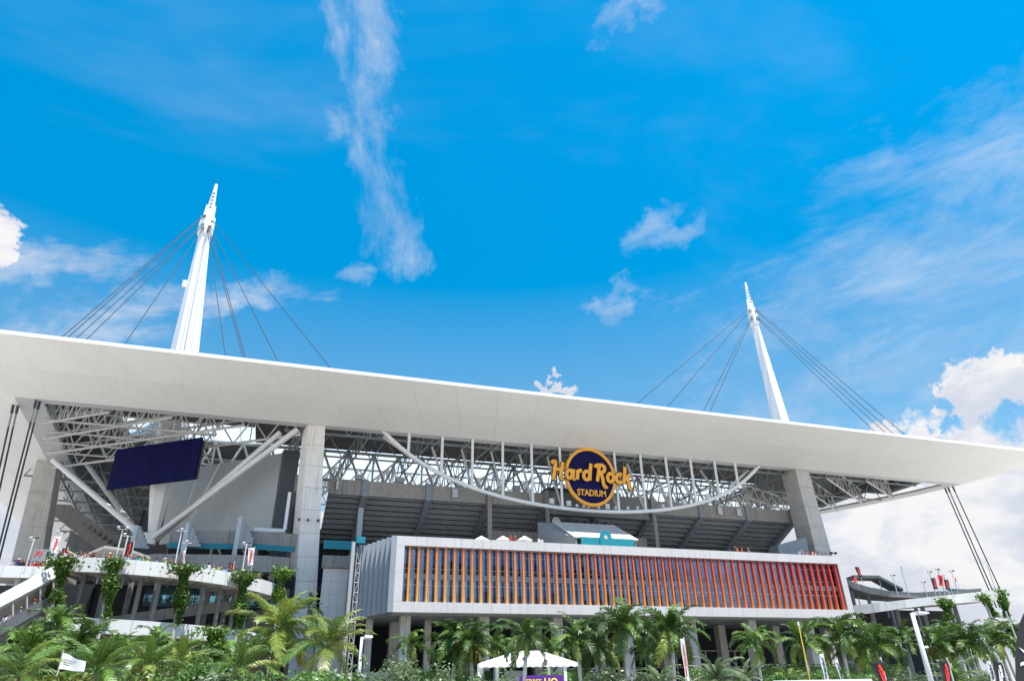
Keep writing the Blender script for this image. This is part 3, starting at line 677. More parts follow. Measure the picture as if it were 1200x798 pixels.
# roof slab and underside, columns, ground floor
rp = [(FX0+.1, 106.76), (FX1-.1, 106.76), (FX1-1.0, 127), (9, 127), (12.9, 116)]
part('roof_slab', MB().prism([(x_, y_, 23.42) for x_, y_ in rp], (0, 0, .4)), M_CONC, cb)
part('underside', MB().prism([(x_, y_, 13.05) for x_, y_ in rp], (0, 0, .3)), M_MID, cb)
for i in range(8):
    X = 20.6+12.3*i-1.2
    for Y in (107.6, 117): boxp('column', (X-.75, Y, 0), (X+.75, Y+1.5, 13.04), M_CONC, cb)
for X in (14.8, 24.0): boxp('column', (X-.5, 113, 0), (X+.5, 114, 13.04), M_CONC, cb)
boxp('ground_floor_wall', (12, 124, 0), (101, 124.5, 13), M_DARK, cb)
for i in range(14): boxp('door_frame', (48+i*3.3, 123.7, .2), (48.2+i*3.3, 123.99, 9), M_GALV, cb)
for z in (3.2, 6.2, 9.0): boxp('door_transom', (48, 123.6, z), (94, 123.69, z+.14), M_GALV, cb)
boxp('low_wall', (12, 112, 0), (40, 112.6, 5.6), M_CONC, cb)
# white panel wall between pier and building, lattice tower
ww = thing('panel_wall', 'blank white panelled wall between the pale pier and grey flank fins', 'wall', (9, 118, 0))
for i in range(3):
    for j in range(10): boxp('panel', (7.3+i*1.35+.01, 118, 1.2+j*2+.01), (8.65+i*1.35-.01, 118.3, 3.2+j*2-.01), M_CLAD, ww)
boxp('concrete_band', (7.0, 117.6, 21.25), (11.8, 118.6, 23.2), M_CONC2, ww); boxp('core', (7.4, 118.31, 0), (11.2, 118.9, 21.2), M_MID, ww)
boxp('teal_banner', (7.0, 119.5, 24.6), (12, 119.6, 26), M_TEAL, ww)
lt = thing('lattice_tower', 'slim steel lattice service tower at the corner of the grey flank', 'tower', (11.5, 113.5, 0))
TX, TY = at(413, 700, 113.5).x, 113.5
bar('pipe', (TX-.55, TY-.3, 0), (TX-.55, TY-.3, 24.6), .36, M_GALV, lt)
for dx, dy in ((0.1, -.3), (.75, -.3), (.1, .35), (.75, .35)): bar('post', (TX+dx, TY+dy, 0), (TX+dx, TY+dy, 24), .07, M_GALV, lt)
for k in range(16):
    z = 1+k*1.45; bar('rung', (TX+.1, TY-.3, z), (TX+.75, TY-.3, z), .05, M_GALV, lt)
    bar('brace', (TX+(.1 if k % 2 else .75), TY-.3, z), (TX+(.75 if k % 2 else .1), TY-.3, z+1.45), .05, M_GALV, lt)
boxp('teal_cap', (TX-.2, TY-.8, 24.4), (TX+1.2, TY+.5, 25.4), M_TEAL, lt)
boxp('shaft_column', (TX-.1, TY+.8, 25.0), (TX+.7, TY+1.6, 30.5), M_STEELG, lt)

# roof pavilion with teal board
pv = thing('roof_pavilion', 'grey roof pavilion with sloping roof and teal board on the club roof', 'pavilion', (54, 112, 23.8))
ex0, ex1, rx0, rx1 = at(674, 633, 110).x, at(747, 637, 110).x, 48.4, 60.6; ze, zr = 26.35, 30.7
mb = MB(); mb.hexa([(ex0, 110, ze), (ex1, 110, ze), (rx1, 118.2, zr), (rx0, 118.2, zr), (ex0, 110, ze+.25), (ex1, 110, ze+.25), (rx1, 118.2, zr+.25), (rx0, 118.2, zr+.25)]); part('roof', mb, M_CONC, pv)
mb = MB(); mb.prism([(ex0+.15, 110.2, 23.84), (ex0+.15, 110.2, ze), (rx0+.1, 118.1, zr), (rx0-2.8, 119.4, zr-.2), (rx0-2.8, 119.4, 23.84)], (.3, 0, 0)); part('side_wall', mb, M_MID, pv)
mb = MB(); mb.prism([(ex1-.45, 110.2, 23.84), (ex1-.45, 110.2, ze), (rx1-.3, 118.1, zr), (rx1-.3, 118.1, 23.84)], (.3, 0, 0)); part('side_wall', mb, M_MID, pv)
boxp('back_wall', (rx0-2.6, 119.5, 23.84), (rx1, 119.9, 31.0), M_MID, pv)
for a, b in ((Vector((ex0-.02, 109.95, ze+.1)), Vector((rx0-.02, 118.1, zr+.16))), (Vector((ex1+.02, 109.95, ze+.1)), Vector((rx1+.02, 118.1, zr+.16)))): bar('edge_trim', a, b, .2, M_CLAD, pv)
boxp('teal_board', (ex0+1.0, 109.6, 24.9), (ex1-.9, 109.9, ze+.06), M_TEAL, pv)
bc = at(710, 629, 109.4)
badge = part('badge', MB().prism([(bc.x+1.15*math.cos(math.pi*i/18), 109.40, bc.z-.1+1.25*math.sin(math.pi*i/18)) for i in range(19)]+[(bc.x-1.15, 109.40, 25.0), (bc.x+1.15, 109.40, 25.0)][::1], (0, .19, 0)), M_TEAL, pv)
mb = MB(); stroke(mb, oval(bc.x, bc.z-.05, .22, .27), .13, 109.36, .03); part('emblem', mb, M_WHITE, badge)
mb = MB(); stroke(mb, [(bc.x-.28, bc.z-.25), (bc.x, bc.z+.02), (bc.x+.22, bc.z+.2)], .13, 109.33, .02); part('emblem', mb, M_ORANGE, badge)

# little party umbrellas on the club roof
for px, w, lab in ((564, 11, 'white peaked parasol on the club roof nearest the brown column'), (589.5, 13, 'white peaked parasol in the middle of three on club roof'), (614.5, 12, 'white peaked parasol on the club roof nearest the pavilion')):
    c = at(px, 628, 112); u = thing('parasol', lab, 'parasol', (c.x, 112, 23.82), 'parasols on the club roof')
    zt = at(px, 627.5, 112).z; bar('pole', (c.x, 112, 23.82), (c.x, 112, zt-.05), .05, M_GALV, u); r_ = 1.55
    mb = MB(); mb.v = [Vector((c.x, 112, zt))]+[Vector((c.x+r_*math.cos(R(45*i+22.5)), 112+r_*math.sin(R(45*i+22.5)), zt-.85)) for i in range(8)]
    mb.f = [(0, 1+i, 1+(i+1) % 8) for i in range(8)]; part('canopy', mb, M_TENT, u)

# ------------------------------------------------------------------ corner concourse on the left
cc_ = thing('corner_concourse', 'weathered concrete concourse with teal banners behind the left ramp', 'terrace', (-12, 120, 0))
cpts = [(-36, 131), (-17.8, 119.2), (-3.4, 117.4), (1.9, 118.4)]
zb_ = [20.2, 20.4, 20.3, 19.9]
for k in range(3):
    p, q = Vector(cpts[k]), Vector(cpts[k+1]); n_ = (4, 4, 2)[k]
    for i in range(n_):
        a, b = p.lerp(q, (i+.004)/n_), p.lerp(q, (i+.996)/n_)
        slab('parapet_panel', a, b, 20.3, 22.75, .4, M_CONC2, cc_)
        if k == 0: continue
        off = Vector((.6, 4.2)); slab('fascia_panel', a+off, b+off, 25.3, 27.4, .5, M_CONC2, cc_)
        slab('teal_banner', a+off-Vector((0, .12)), b+off-Vector((0, .12)), 24.4, 25.28, .06, M_TEAL, cc_)
slab('floor', (-36, 131.5), (2, 119), 20.4, 21.2, 12, M_CONCD, cc_)
slab('back_wall', (-34, 146), (6, 131), 21.2, 25.4, .4, M_DARK, cc_)
slab('lower_wall', (-36, 133), (3, 121), 0, 20.2, .5, M_DARK, cc_)
for X, Y in ((-14.2, 118.6), (-6, 117.8), (-1, 118.2)): boxp('column', (X, Y+.7, 0), (X+.9, Y+1.5, 20.3), M_CONCD, cc_)
for px0, px1, py, yy, lab in ((157, 162.5, 615, 123, 'a'), (218, 223, 612, 120, 'b'), (279.5, 284.5, 605, 120, 'c')):
    p = at(px0, py, yy); q = at(px1, py, yy); zt = p.z
    boxp('stair_wall', (p.x, yy, 22.8), (q.x, yy+.7, zt), M_GREYP, cc_)
    for s in range(6): boxp('stair_step', (q.x+s*.36, yy+.1+.01*s, 24.2), (q.x+(s+1)*.36, yy+1.4, zt-.1-s*.62), M_STEELG, cc_)
boxp('white_gutter', (-4.6, 124, 27.9), (.6, 124.5, 28.5), M_WHITE, cc_); boxp('white_gutter', (.2, 124.2, 28.5), (.75, 124.6, 35), M_WHITE, cc_)
boxp('dark_frame', (-1.6, 131, 22), (1.4, 131.6, 45), M_STEELD, cc_)

# ------------------------------------------------------------------ ramps
XC, YC = -17., 115.
def cyl(px, py, rad):
    d = ray(px, py); a = d.x**2+d.y**2; b = -2*(d.x*XC+d.y*YC); c = XC*XC+YC*YC-rad*rad
    k = (-b-math.sqrt(b*b-4*a*c))/2/a; return EYEP+d*k
lr = thing('spiral_ramp', 'white spiral pedestrian ramp with curved parapets and vine-clad posts on the left', 'ramp', (-17, 100, 0))
def band(rad, a0, a1, zf, h, th, nseg, material, name, deck=0., ribs=False):
    for i in range(nseg):
        A = [R(lerp(a0, a1, (i+g)/nseg)) for g in (.004, .5, .996)]
        for j in range(2):
            u, v = A[j], A[j+1]
            def pt(an, r, dz): return (XC+r*math.cos(an), YC+r*math.sin(an), zf(an)+dz)
            if j == 0: mb = MB()
            mb.hexa([pt(u, rad, -h), pt(v, rad, -h), pt(v, rad-th, -h), pt(u, rad-th, -h), pt(u, rad, 0), pt(v, rad, 0), pt(v, rad-th, 0), pt(u, rad-th, 0)])
        part(name, mb, material, lr)
        if deck:
            mb = MB()
            for j in range(2):
                u, v = A[j], A[j+1]
                mb.hexa([pt(u, rad-th-.01, -h+.12), pt(v, rad-th-.01, -h+.12), pt(v, rad-deck, -h+.12), pt(u, rad-deck, -h+.12), pt(u, rad-th-.01, -h+.45), pt(v, rad-th-.01, -h+.45), pt(v, rad-deck, -h+.45), pt(u, rad-deck, -h+.45)])
            part('deck_slab', mb, M_CONC, lr)
            if ribs:
                u = A[0]; mb = MB(); w = .012
                mb.hexa([pt(u, rad-th-.05, -h+.02), pt(u+w, rad-th-.05, -h+.02), pt(u+w, rad-deck, -h-.25), pt(u, rad-deck, -h-.25), pt(u, rad-th-.05, -h+.11), pt(u+w, rad-th-.05, -h+.11), pt(u+w, rad-deck, -h+.11), pt(u, rad-deck, -h+.11)])
                part('deck_rib', mb, M_CONC2, lr)
def z_up(an): return lerp(18.1, 16.7, (math.degrees(an) % 360-243)/87)
def z_lo(an): return lerp(11.35, 10.0, (math.degrees(an) % 360-243)/87)
band(20, 241.5, 338, z_up, 1.68, .35, 11, M_RAMP, 'parapet_panel', 6.0, True)
band(20, 238, 330, z_lo, 1.6, .35, 10, M_RAMP, 'parapet_panel', 6.0, True)
band(14.2, 235, 345, lambda an: lerp(10.5, 15.5, (math.degrees(an) % 360-235)/110), 1.3, .3, 10, M_CONC2, 'inner_parapet')
for an in (252, 262, 274, 281, 290, 299, 307, 315, 323):
    u = R(an); x_, y_ = XC+17.2*math.cos(u), YC+17.2*math.sin(u)
    bar('post', (x_, y_, 0), (x_, y_, z_up(u)-1.55), .29, M_CONCD, lr)
for an in (255, 268, 281, 295, 310, 324):
    u = R(an); x_, y_ = XC+13.4*math.cos(u), YC+13.4*math.sin(u); bar('post', (x_, y_, 0), (x_, y_, 16), .34, M_CONCD, lr)
boxp('sun_block_slab', (-24, 103.2, 17.3), (-2.5, 114.2, 17.6), M_CONCD, lr)  # added cover that keeps the sun out of the ramp core
slab('core_wall', (-34, 113.5), (2.4, 113.5), 0, 17.28, .5, M_DARK, lr)
for i in range(9):
    a = -17.5+i*2.05; boxp('window_pane', (a, 113.38, 14.5), (a+1.9, 113.42, 17.1), M_TGLASS, lr); boxp('window_frame', (a+1.92, 113.3, 14.3), (a+2.03, 113.46, 17.2), M_STEELD, lr)
# straight flight descending to the left, upper landing
sf = thing('ramp_flight', 'straight white parapet flight descending to the left edge, crowded with people', 'ramp', (-32, 95, 0))
A0, A1 = at(68, 660, 97), at(-30, 712, 90); B0, B1 = at(70, 674, 97), at(-30, 727, 90)
for i in range(3):
    p0, p1, q0, q1 = A0.lerp(A1, (i+.003)/3), A0.lerp(A1, (i+.997)/3), B0.lerp(B1, (i+.003)/3), B0.lerp(B1, (i+.997)/3); d = Vector((0, .35, 0))
    part('parapet_panel', MB().hexa([q1, q0, q0+d, q1+d, p1, p0, p0+d, p1+d]), M_RAMP, sf)
C0, C1 = at(70, 700, 97.5), at(-30, 756, 90.5); d = Vector((0, 4, 0)); h = Vector((0, 0, .5))
part('stair_slab', MB().hexa([C1-h, C0-h, C0-h+d, C1-h+d, C1, C0, C0+d, C1+d]), M_CONCD, sf)
C2_, C3 = at(70, 692, 97.1), at(-30, 747, 90.1)
part('lower_parapet', MB().hexa([C1-h, C0-h, C0-h+Vector((0, .3, 0)), C1-h+Vector((0, .3, 0)), C3, C2_, C2_+Vector((0, .3, 0)), C3+Vector((0, .3, 0))]), M_CONCD, sf)
for i in range(6):
    t_ = (i+.6)/6; bar('post', C0.lerp(C1, t_)+Vector((0, .5, 0)), B0.lerp(B1, t_)+Vector((0, .5, 0)), .12, M_CONC, sf)
part('soffit', MB().hexa([B1+Vector((0, .5, -.1)), B0+Vector((0, .5, -.1)), B0+Vector((0, 5, -.1)), B1+Vector((0, 5, -.1)), B1+Vector((0, .5, .2)), B0+Vector((0, .5, .2)), B0+Vector((0, 5, .2)), B1+Vector((0, 5, .2))]), M_CONC, sf)
ul = thing('ramp_landing', 'upper white parapet landing at the left edge below the weathered pier', 'ramp', (-40, 108, 0))
P0, P1 = at(60, 663, 106), at(-40, 661.5, 106)
for i in range(3): boxp('parapet_panel', (lerp(P1.x, P0.x, i/3)+.02, 106, 16.85), (lerp(P1.x, P0.x, (i+1)/3)-.02, 106.35, 18.3), M_RAMP, ul)
boxp('deck_slab', (P1.x, 106.4, 16.9), (P0.x+2, 112, 17.45), M_CONC, ul)
for i in range(3): bar('post', (P1.x+2+i*4, 107, 0), (P1.x+2+i*4, 107, 16.9), .4, M_CONC, ul)
mb = MB(); mb.hexa([(P1.x, 109, 10), (P0.x, 109, 13), (P0.x, 112, 13), (P1.x, 112, 10), (P1.x, 109, 12.5), (P0.x, 109, 15.5), (P0.x, 112, 15.5), (P1.x, 112, 12.5)]); part('inner_flight', mb, M_MID, ul)
boxp('core_wall', (P1.x, 113, 0), (-24, 113.4, 16.8), M_DARK, ul)
bar('handrail', (P1.x, 106.2, 20.3), (-37.5, 106.2, 20.3), .05, M_GALV, ul)
# pitched canopy on the ramp
rc = thing('ramp_canopy', 'pale pitched canopy behind the crowd on the left spiral ramp', 'canopy', (-22, 106, 17))
ca, cb2, cc2 = at(86, 655, 106), at(123, 639, 104), at(152, 643, 108)
for p, q in ((ca, cb2), (cb2, cc2)):
    d = Vector((2.0, 5.5, .0)); h = Vector((0, 0, .35)); part('roof_plane', MB().hexa([p-h, q-h, q-h+d, p-h+d, p, q, q+d, p+d]), M_CONC, rc)
for p in (cb2, cc2): bar('post', (p.x, p.y+.8, 16.2), (p.x, p.y+.8, p.z-.3), .12, M_GALV, rc)
# right-hand ramps
rw = thing('side_ramp', 'white parapet ramp running right from the club building end above the palms', 'ramp', (125, 105, 0))
T = [at(1000, 709, 112), at(1030, 706, 108), at(1060, 702.5, 105), at(1091, 699, 103), at(1130, 695, 101), at(1171, 691, 100)]
Bt = [at(1002, 720.5, 112), at(1032, 716.5, 108), at(1062, 712, 105), at(1093, 708.5, 103), at(1131, 706, 101), at(1172, 702.5, 100)]
for i in range(5):
    d = Vector((0, .4, 0)); g = .003
    p0, p1, q0, q1 = T[i].lerp(T[i+1], g), T[i].lerp(T[i+1], 1-g), Bt[i].lerp(Bt[i+1], g), Bt[i].lerp(Bt[i+1], 1-g)
    part('parapet_panel', MB().hexa([q0, q1, q1+d, q0+d, p0, p1, p1+d, p0+d]), M_RAMP, rw)
    d2 = Vector((0, 6, 0)); e_ = Vector((0, .41, .15)); h = Vector((0, 0, .35)); part('deck_slab', MB().hexa([q0+e_, q1+e_, q1+d2, q0+d2, q0+e_+h, q1+e_+h, q1+d2+h, q0+d2+h]), M_CONC, rw)
    bar('post', (q0.x+.8, q0.y+3.2, 0), (q0.x+.8, q0.y+3.2, q0.z+.1), .4, M_CONCD, rw)
cr_ = thing('curved_ramp', 'grey weathered concrete curved ramp behind the white side ramp at right', 'ramp', (125, 118, 0))
T = [at(985, 674, 118), at(998, 681, 117), at(1018, 687.5, 116), at(1042, 692, 115), at(1072, 694, 115), at(1112, 692, 116), at(1150, 689, 118)]
Bt = [at(987, 681, 118), at(1000, 689, 117), at(1020, 695.5, 116), at(1044, 699, 115), at(1074, 700.5, 115), at(1114, 699, 116), at(1151, 697, 118)]
for i in range(6):
    d = Vector((0, .4, 0)); part('parapet_panel', MB().hexa([Bt[i], Bt[i+1]+Vector((-.03, 0, 0)), Bt[i+1]+d, Bt[i]+d, T[i], T[i+1]+Vector((-.03, 0, 0)), T[i+1]+d, T[i]+d]), M_CONC2, cr_)
    q0, q1 = Bt[i], Bt[i+1]; d2 = Vector((0, 6, 0)); e_ = Vector((0, .41, .1)); h = Vector((0, 0, .4)); part('deck_slab', MB().hexa([q0+e_, q1+e_, q1+d2, q0+d2, q0+e_+h, q1+e_+h, q1+d2+h, q0+d2+h]), M_CONCD, cr_)
    bar('post', (q0.x+1.2, q0.y+2, 0), (q0.x+1.2, q0.y+2, q0.z+.1), .36, M_CONCD, cr_)
boxp('core_wall', (104, 124, 0), (146, 124.5, 17.2), M_DARK, cr_)
boxp('teal_screen', (at(1112, 690, 119).x, 119, at(1112, 694, 119).z), (at(1148, 690, 119).x, 119.2, at(1112, 689.5, 119).z), M_TEAL, cr_)
rc2 = thing('ramp_canopy', 'grey pitched canopy on the curved concrete ramp at right', 'canopy', (118, 119, 18))
ca, cb2, cc2 = at(1000, 673.5, 119), at(1030, 674, 118), at(1058, 689, 118)
for p, q in ((ca, cb2), (cb2, cc2)):
    d = Vector((1.5, 4, 0)); h = Vector((0, 0, .55)); part('roof_plane', MB().hexa([p-h, q-h, q-h+d, p-h+d, p, q, q+d, p+d]), M_CONC2, rc2)
for p in (ca, cb2): bar('post', (p.x+.6, p.y+.8, 15), (p.x+.6, p.y+.8, p.z-.5), .1, M_GALV, rc2)
# low dark hut glimpsed behind the pier on the club roof
ht = thing('roof_hut', 'dark grey plant hut on club roof beside the right pier', 'hut', (107, 118, 23.8))
mb = MB(); a_ = at(912, 641, 121); b_ = at(940, 629, 121); c_ = at(948, 640, 121)
mb.prism([(a_.x, 121, 23.85), (b_.x+1, 121, 23.85), (b_.x+1, 121, b_.z), (a_.x, 121, a_.z+.5)], (0, 3, 0)); part('body', mb, M_RAKER, ht)

# ------------------------------------------------------------------ vegetation
def leaf_cloud(pts, size, rng, material, name, squash=1.):
    """many small leaf faces at the given points"""
    v, f = [], []
    for p in pts:
        a = Vector((rng.uniform(-1, 1), rng.uniform(-1, 1), rng.uniform(-.6, .6))).normalized(); b = a.cross(Vector((rng.uniform(-1, 1), rng.uniform(-1, 1), rng.uniform(.2, 1.)))).normalized()
        s = size*rng.uniform(.6, 1.3); i = len(v)
        v += [p-a*s*.5, p+b*s*.32, p+a*s*.55, p-b*s*.32]; f.append((i, i+1, i+2, i+3))
    return mesh_from(name, v, f, material)
FROND = {}
def frond_mesh(kind, var, tone):
    key = (kind, var, tone)
    if key in FROND: return FROND[key]
    rng = random.Random(hash((kind, var)) % 999 if False else {'royal': 11, 'coco': 23, 'phoenix': 37}[kind]*10+var)
    L, droop, ll, nl, plume = {'royal': (3.1, (1.7, 2.3, 1.3, 2.0)[var], .66, 42, .55), 'coco': (4.0, (1.2, 1.7, .9, 1.5)[var], .95, 44, .25), 'phoenix': (2.6, (1.3, 1.7, 1.0, 1.5)[var], .42, 40, .3)}[kind]
    P = [Vector((0, 0, 0))]; ns_ = 12; ang = 0.
    tw = rng.uniform(-.25, .25)
    for i in range(ns_):
        s = (i+.5)/ns_; ang = -droop*s**1.45
        P.append(P[-1]+Vector((math.cos(ang), math.sin(tw*s)*.25, math.sin(ang)))*(L/ns_))
    def rach(s):
        k = min(int(s*ns_), ns_-1); return P[k].lerp(P[k+1], s*ns_-k), (P[k+1]-P[k]).normalized()
    mb = MB(); mb.tube([P[0], P[3], P[6], P[9], P[12]], [.055, .045, .03, .018, .008], 4)
    for i in range(nl):
        s = .13+.86*(i+rng.uniform(-.3, .3))/nl; s = min(max(s, .1), .995); p, d = rach(s)
        side = d.cross(Vector((0, 0, 1))).normalized(); up = side.cross(d)
        for sg_ in (-1, 1):
            l = ll*(math.sin(math.pi*min(.18+.76*s, 1))**.55)*rng.uniform(.65, 1.2)
            e_ = rng.uniform(-.9, .7)*plume; fw = .55+.5*s
            o = (side*sg_*math.cos(e_)+up*math.sin(e_)+d*fw).normalized()
            m1 = p+o*l*.55; o2 = (o+Vector((0, 0, -1))*(rng.uniform(.35, 1.1) if kind == 'royal' else rng.uniform(.7, 1.9))).normalized(); m2 = m1+o2*l*.5
            w = (.068 if kind != 'phoenix' else .042)*rng.uniform(.8, 1.25)
            wv = d*w; k = len(mb.v)
            mb.v += [p-wv*.5, p+wv*.5, m1+wv*.7, m1-wv*.7, m2]; mb.f += [(k, k+1, k+2, k+3), (k+3, k+2, k+4)]
    FROND[key] = mb.mesh('frond', tone); return FROND[key]
TRUNKS = {}
def palm(base, zc, kind, scale, label, nf, tones, seed, group, lean=0.):
    rng = random.Random(seed); nf = int(nf*1.08); scale *= {'royal': 1.24, 'coco': 1.05, 'phoenix': 1.}[kind]; kn = {'royal': 'royal_palm', 'coco': 'coconut_palm', 'phoenix': 'date_palm'}[kind]
    t = thing(kn, label, 'palm tree', base, group); bx_, by_, bz = base
    tr = .15*scale if kind == 'royal' else .15*scale
    shaft = 1.3*scale if kind == 'royal' else 0.
    zt = max(zc-shaft, .3); mid = Vector((bx_+lean*.5, by_, (bz+zt)/2)); top = Vector((bx_+lean, by_, zt))
    n_ = 7; pts = [Vector((bx_+lean*(k/n_)**2, by_, lerp(bz, zt, k/n_))) for k in range(n_+1)]
    part('trunk', MB().tube(pts, [tr*(1.35 if k == 0 else 1.12+.12*math.sin(k*1.3)-.25*k/n_) for k in range(n_+1)], 8), M_TRUNK if kind == 'royal' else M_TRUNKB, t, True)
    if shaft: part('crownshaft', MB().tube([top, top+Vector((0, 0, shaft*.5)), top+Vector((0, 0, shaft))], [tr*1.12, tr*1.0, tr*.55], 8), M_SHAFT, t, True)
    c = Vector((top.x, top.y, zc))
    for i in range(nf):
        k = i/(nf-1); az = i*2.39996+rng.uniform(-.25, .25)
        el = lerp(1.5, (-.30 if kind != 'phoenix' else -.15), k**1.0)+rng.uniform(-.14, .14)
        tone = tones[0] if rng.random() > .3 else tones[1]
        if k > .86 and len(tones) > 2 and rng.random() < .7: tone = tones[2]
        me = frond_mesh(kind, rng.randrange(4), tone); s = scale*rng.uniform(.82, 1.1)*(.85 if k < .12 else 1.)
        M = Matrix.Translation(c) @ Matrix.Rotation(az, 4, 'Z') @ Matrix.Rotation(-el, 4, 'Y') @ Matrix.Rotation(rng.uniform(-.5, .5), 4, 'X') @ Matrix.Diagonal((s, s, s, 1))
        link('frond', me, t, M)
    return t
G, Mi, Ye, Dr, Si = M_LEAF
PALMS = [  # px, py of the crown heart, depth, kind, scale, fronds, tones, label
 (533, 742, 66, 'royal', 1.00, 20, (G, Mi, Dr), 'royal palm directly left of tent, left of a close pair'),
 (552, 744, 64, 'royal', .95, 20, (G, Mi, Ye), 'royal palm directly left of tent, right of a close pair'),
 (616, 732, 43, 'royal', .64, 19, (G, G, Mi), 'royal palm whose pale trunk crosses the white tent roof'),
 (676, 738, 58, 'royal', .92, 20, (G, Mi, Ye), 'royal palm at the right end of the tent'),
 (697, 748, 62, 'royal', .90, 19, (G, G, Ye), 'darker royal palm just right of tent with purple wrapped trunk'),
 (731, 724, 56, 'royal', 1.0, 22, (G, Mi, Ye), 'tall royal palm reaching the fins right of the tent'),
 (785, 729, 58, 'royal', 1.05, 22, (G, Mi, Ye), 'large royal palm with drooping fronds before the white building columns'),
 (884, 742, 58, 'royal', .78, 17, (Mi, G, Ye), 'small royal palm between open columns right of centre'),
 (940, 742, 60, 'royal', .92, 19, (Mi, G, Ye), 'royal palm beside the thin yellow pole'),
 (983, 733, 60, 'royal', 1.05, 22, (G, Mi, Ye), 'dense royal palm below the right corner of the finned building'),
 (1024, 745, 60, 'royal', 1.0, 20, (Mi, G, Ye), 'bright green royal palm left of the white street light'),
 (1056, 742, 64, 'royal', 1.0, 20, (G, Mi, Dr), 'royal palm directly behind the white street light'),
 (1096, 744, 62, 'royal', 1.0, 20, (G, Mi, Ye), 'royal palm just right of the white street light'),
 (1138, 744, 60, 'royal', 1.1, 22, (G, Mi, Ye), 'broad royal palm under the vine-hung end of white ramp'),
 (1168, 742, 64, 'royal', 1.0, 20, (Mi, G, Ye), 'yellowish royal palm second from the right edge'),
 (1188, 736, 66, 'royal', 1.0, 20, (G, Mi, Ye), 'royal palm at the right edge behind the black feather flag'),
 (1000, 752, 72, 'royal', .95, 18, (G, G, Mi), 'shaded royal palm behind the dense corner palm'),
 (1115, 735, 74, 'royal', .95, 18, (G, G, Mi), 'shaded royal palm behind the right ramp palms'),
 (760, 752, 72, 'royal', .85, 16, (G, G, Mi), 'shaded royal palm between two tall palms right of tent'),
 (580, 750, 76, 'royal', .85, 16, (G, Mi, Ye), 'shaded royal palm behind the left side of the tent'),
 (646, 752, 78, 'royal', .85, 16, (Mi, Ye, Ye), 'sunlit yellow-green palm behind the tent peak'),
 (479, 744, 62, 'royal', .62, 12, (Mi, G, Ye), 'small royal palm with one hanging frond before the left columns'),
 (327, 735, 50, 'coco', .84, 18, (Ye, Mi, Dr), 'golden coconut palm in front of the pale concrete pier'),
 (385, 755, 47, 'coco', .80, 17, (Ye, Mi, Ye), 'golden coconut palm left of the grey street light'),
 (362, 708, 80, 'coco', .55, 12, (G, G, G), 'small dark palm against the white panel wall'),
 (277, 782, 42, 'coco', .62, 14, (Mi, Ye, Dr), 'low golden palm below the vine-hung ramp end'),
 (300, 772, 50, 'coco', .75, 14, (Mi, Ye, Dr), 'arching palm at the foot of the golden coconut palm'),
 (68, 724, 56, 'royal', .78, 20, (Mi, G, Ye), 'tall bright palm below the first vine post at left'),
 (34, 752, 46, 'royal', .74, 20, (Mi, G, Ye), 'leafy palm low at the left edge, left of the white flag'),
 (22, 790, 34, 'coco', .48, 15, (Mi, Ye, Ye), 'drooping yellow-green palm in the bottom left corner'),
 (92, 750, 50, 'royal', .76, 20, (Mi, G, Ye), 'bushy palm just above the small white flag'),
 (134, 758, 46, 'royal', .66, 20, (G, Mi, Ye), 'dark green palm right of the small white flag'),
 (181, 742, 54, 'royal', .62, 9, (Mi, G, Mi), 'palm with upright spear fronds before the lower ramp band'),
 (206, 757, 54, 'royal', .58, 16, (Mi, Ye, Ye), 'feathery palm overlapping the lower white ramp band'),
 (172, 778, 42, 'coco', .52, 15, (Mi, Ye, Dr), 'yellowing palm with brown trunk low at left'),
 (208, 780, 44, 'coco', .50, 14, (Ye, Mi, Dr), 'small yellowing palm right of the yellowing brown-trunked one'),
 (112, 785, 38, 'coco', .60, 14, (Mi, G, Ye), 'low palm under the small white flag'),
 (62, 785, 40, 'royal', .70, 15, (G, Mi, Ye), 'shaded low palm left below the white flag'),
 (841, 795, 44, 'phoenix', 1.0, 26, (Si, Si, Mi), 'silvery date palm at the bottom edge right of centre'),
 (872, 797, 50, 'phoenix', .9, 24, (Si, Mi, Mi), 'greener date palm beside the silvery one'),
 (775, 800, 50, 'phoenix', .9, 24, (Si, Mi, Mi), 'low date palm at the bottom below the large royal palm'),
 (928, 800, 46, 'phoenix', .8, 20, (Ye, Si, Dr), 'straw-coloured low palm at the foot of the yellow pole'),
 (1120, 795, 48, 'phoenix', 1.1, 26, (Si, Mi, Mi), 'silvery date palm between two black banners at bottom right'),
]
for i, (px, py, Y, kind, sc_, nf, tones, lab) in enumerate(PALMS):
    c = at(px, py+(13*60/Y*.8 if kind == 'royal' else 3), Y); palm((c.x-random.Random(i).uniform(-.35, .35), Y, 0), c.z, kind, sc_, lab, nf, tones, 100+i, 'palms round the stadium', random.Random(i).uniform(-.35, .35))
# a purple wrap on one trunk
pw = at(697, 790, 61.8); o = part('trunk_wrap', MB().tube([(pw.x, 62, pw.z-1.4), (pw.x, 62, pw.z+.4)], .24, 10), M_PURPLE, [x_ for x_ in COL.objects if x_.get('label', '').startswith('darker royal palm just right')][0])

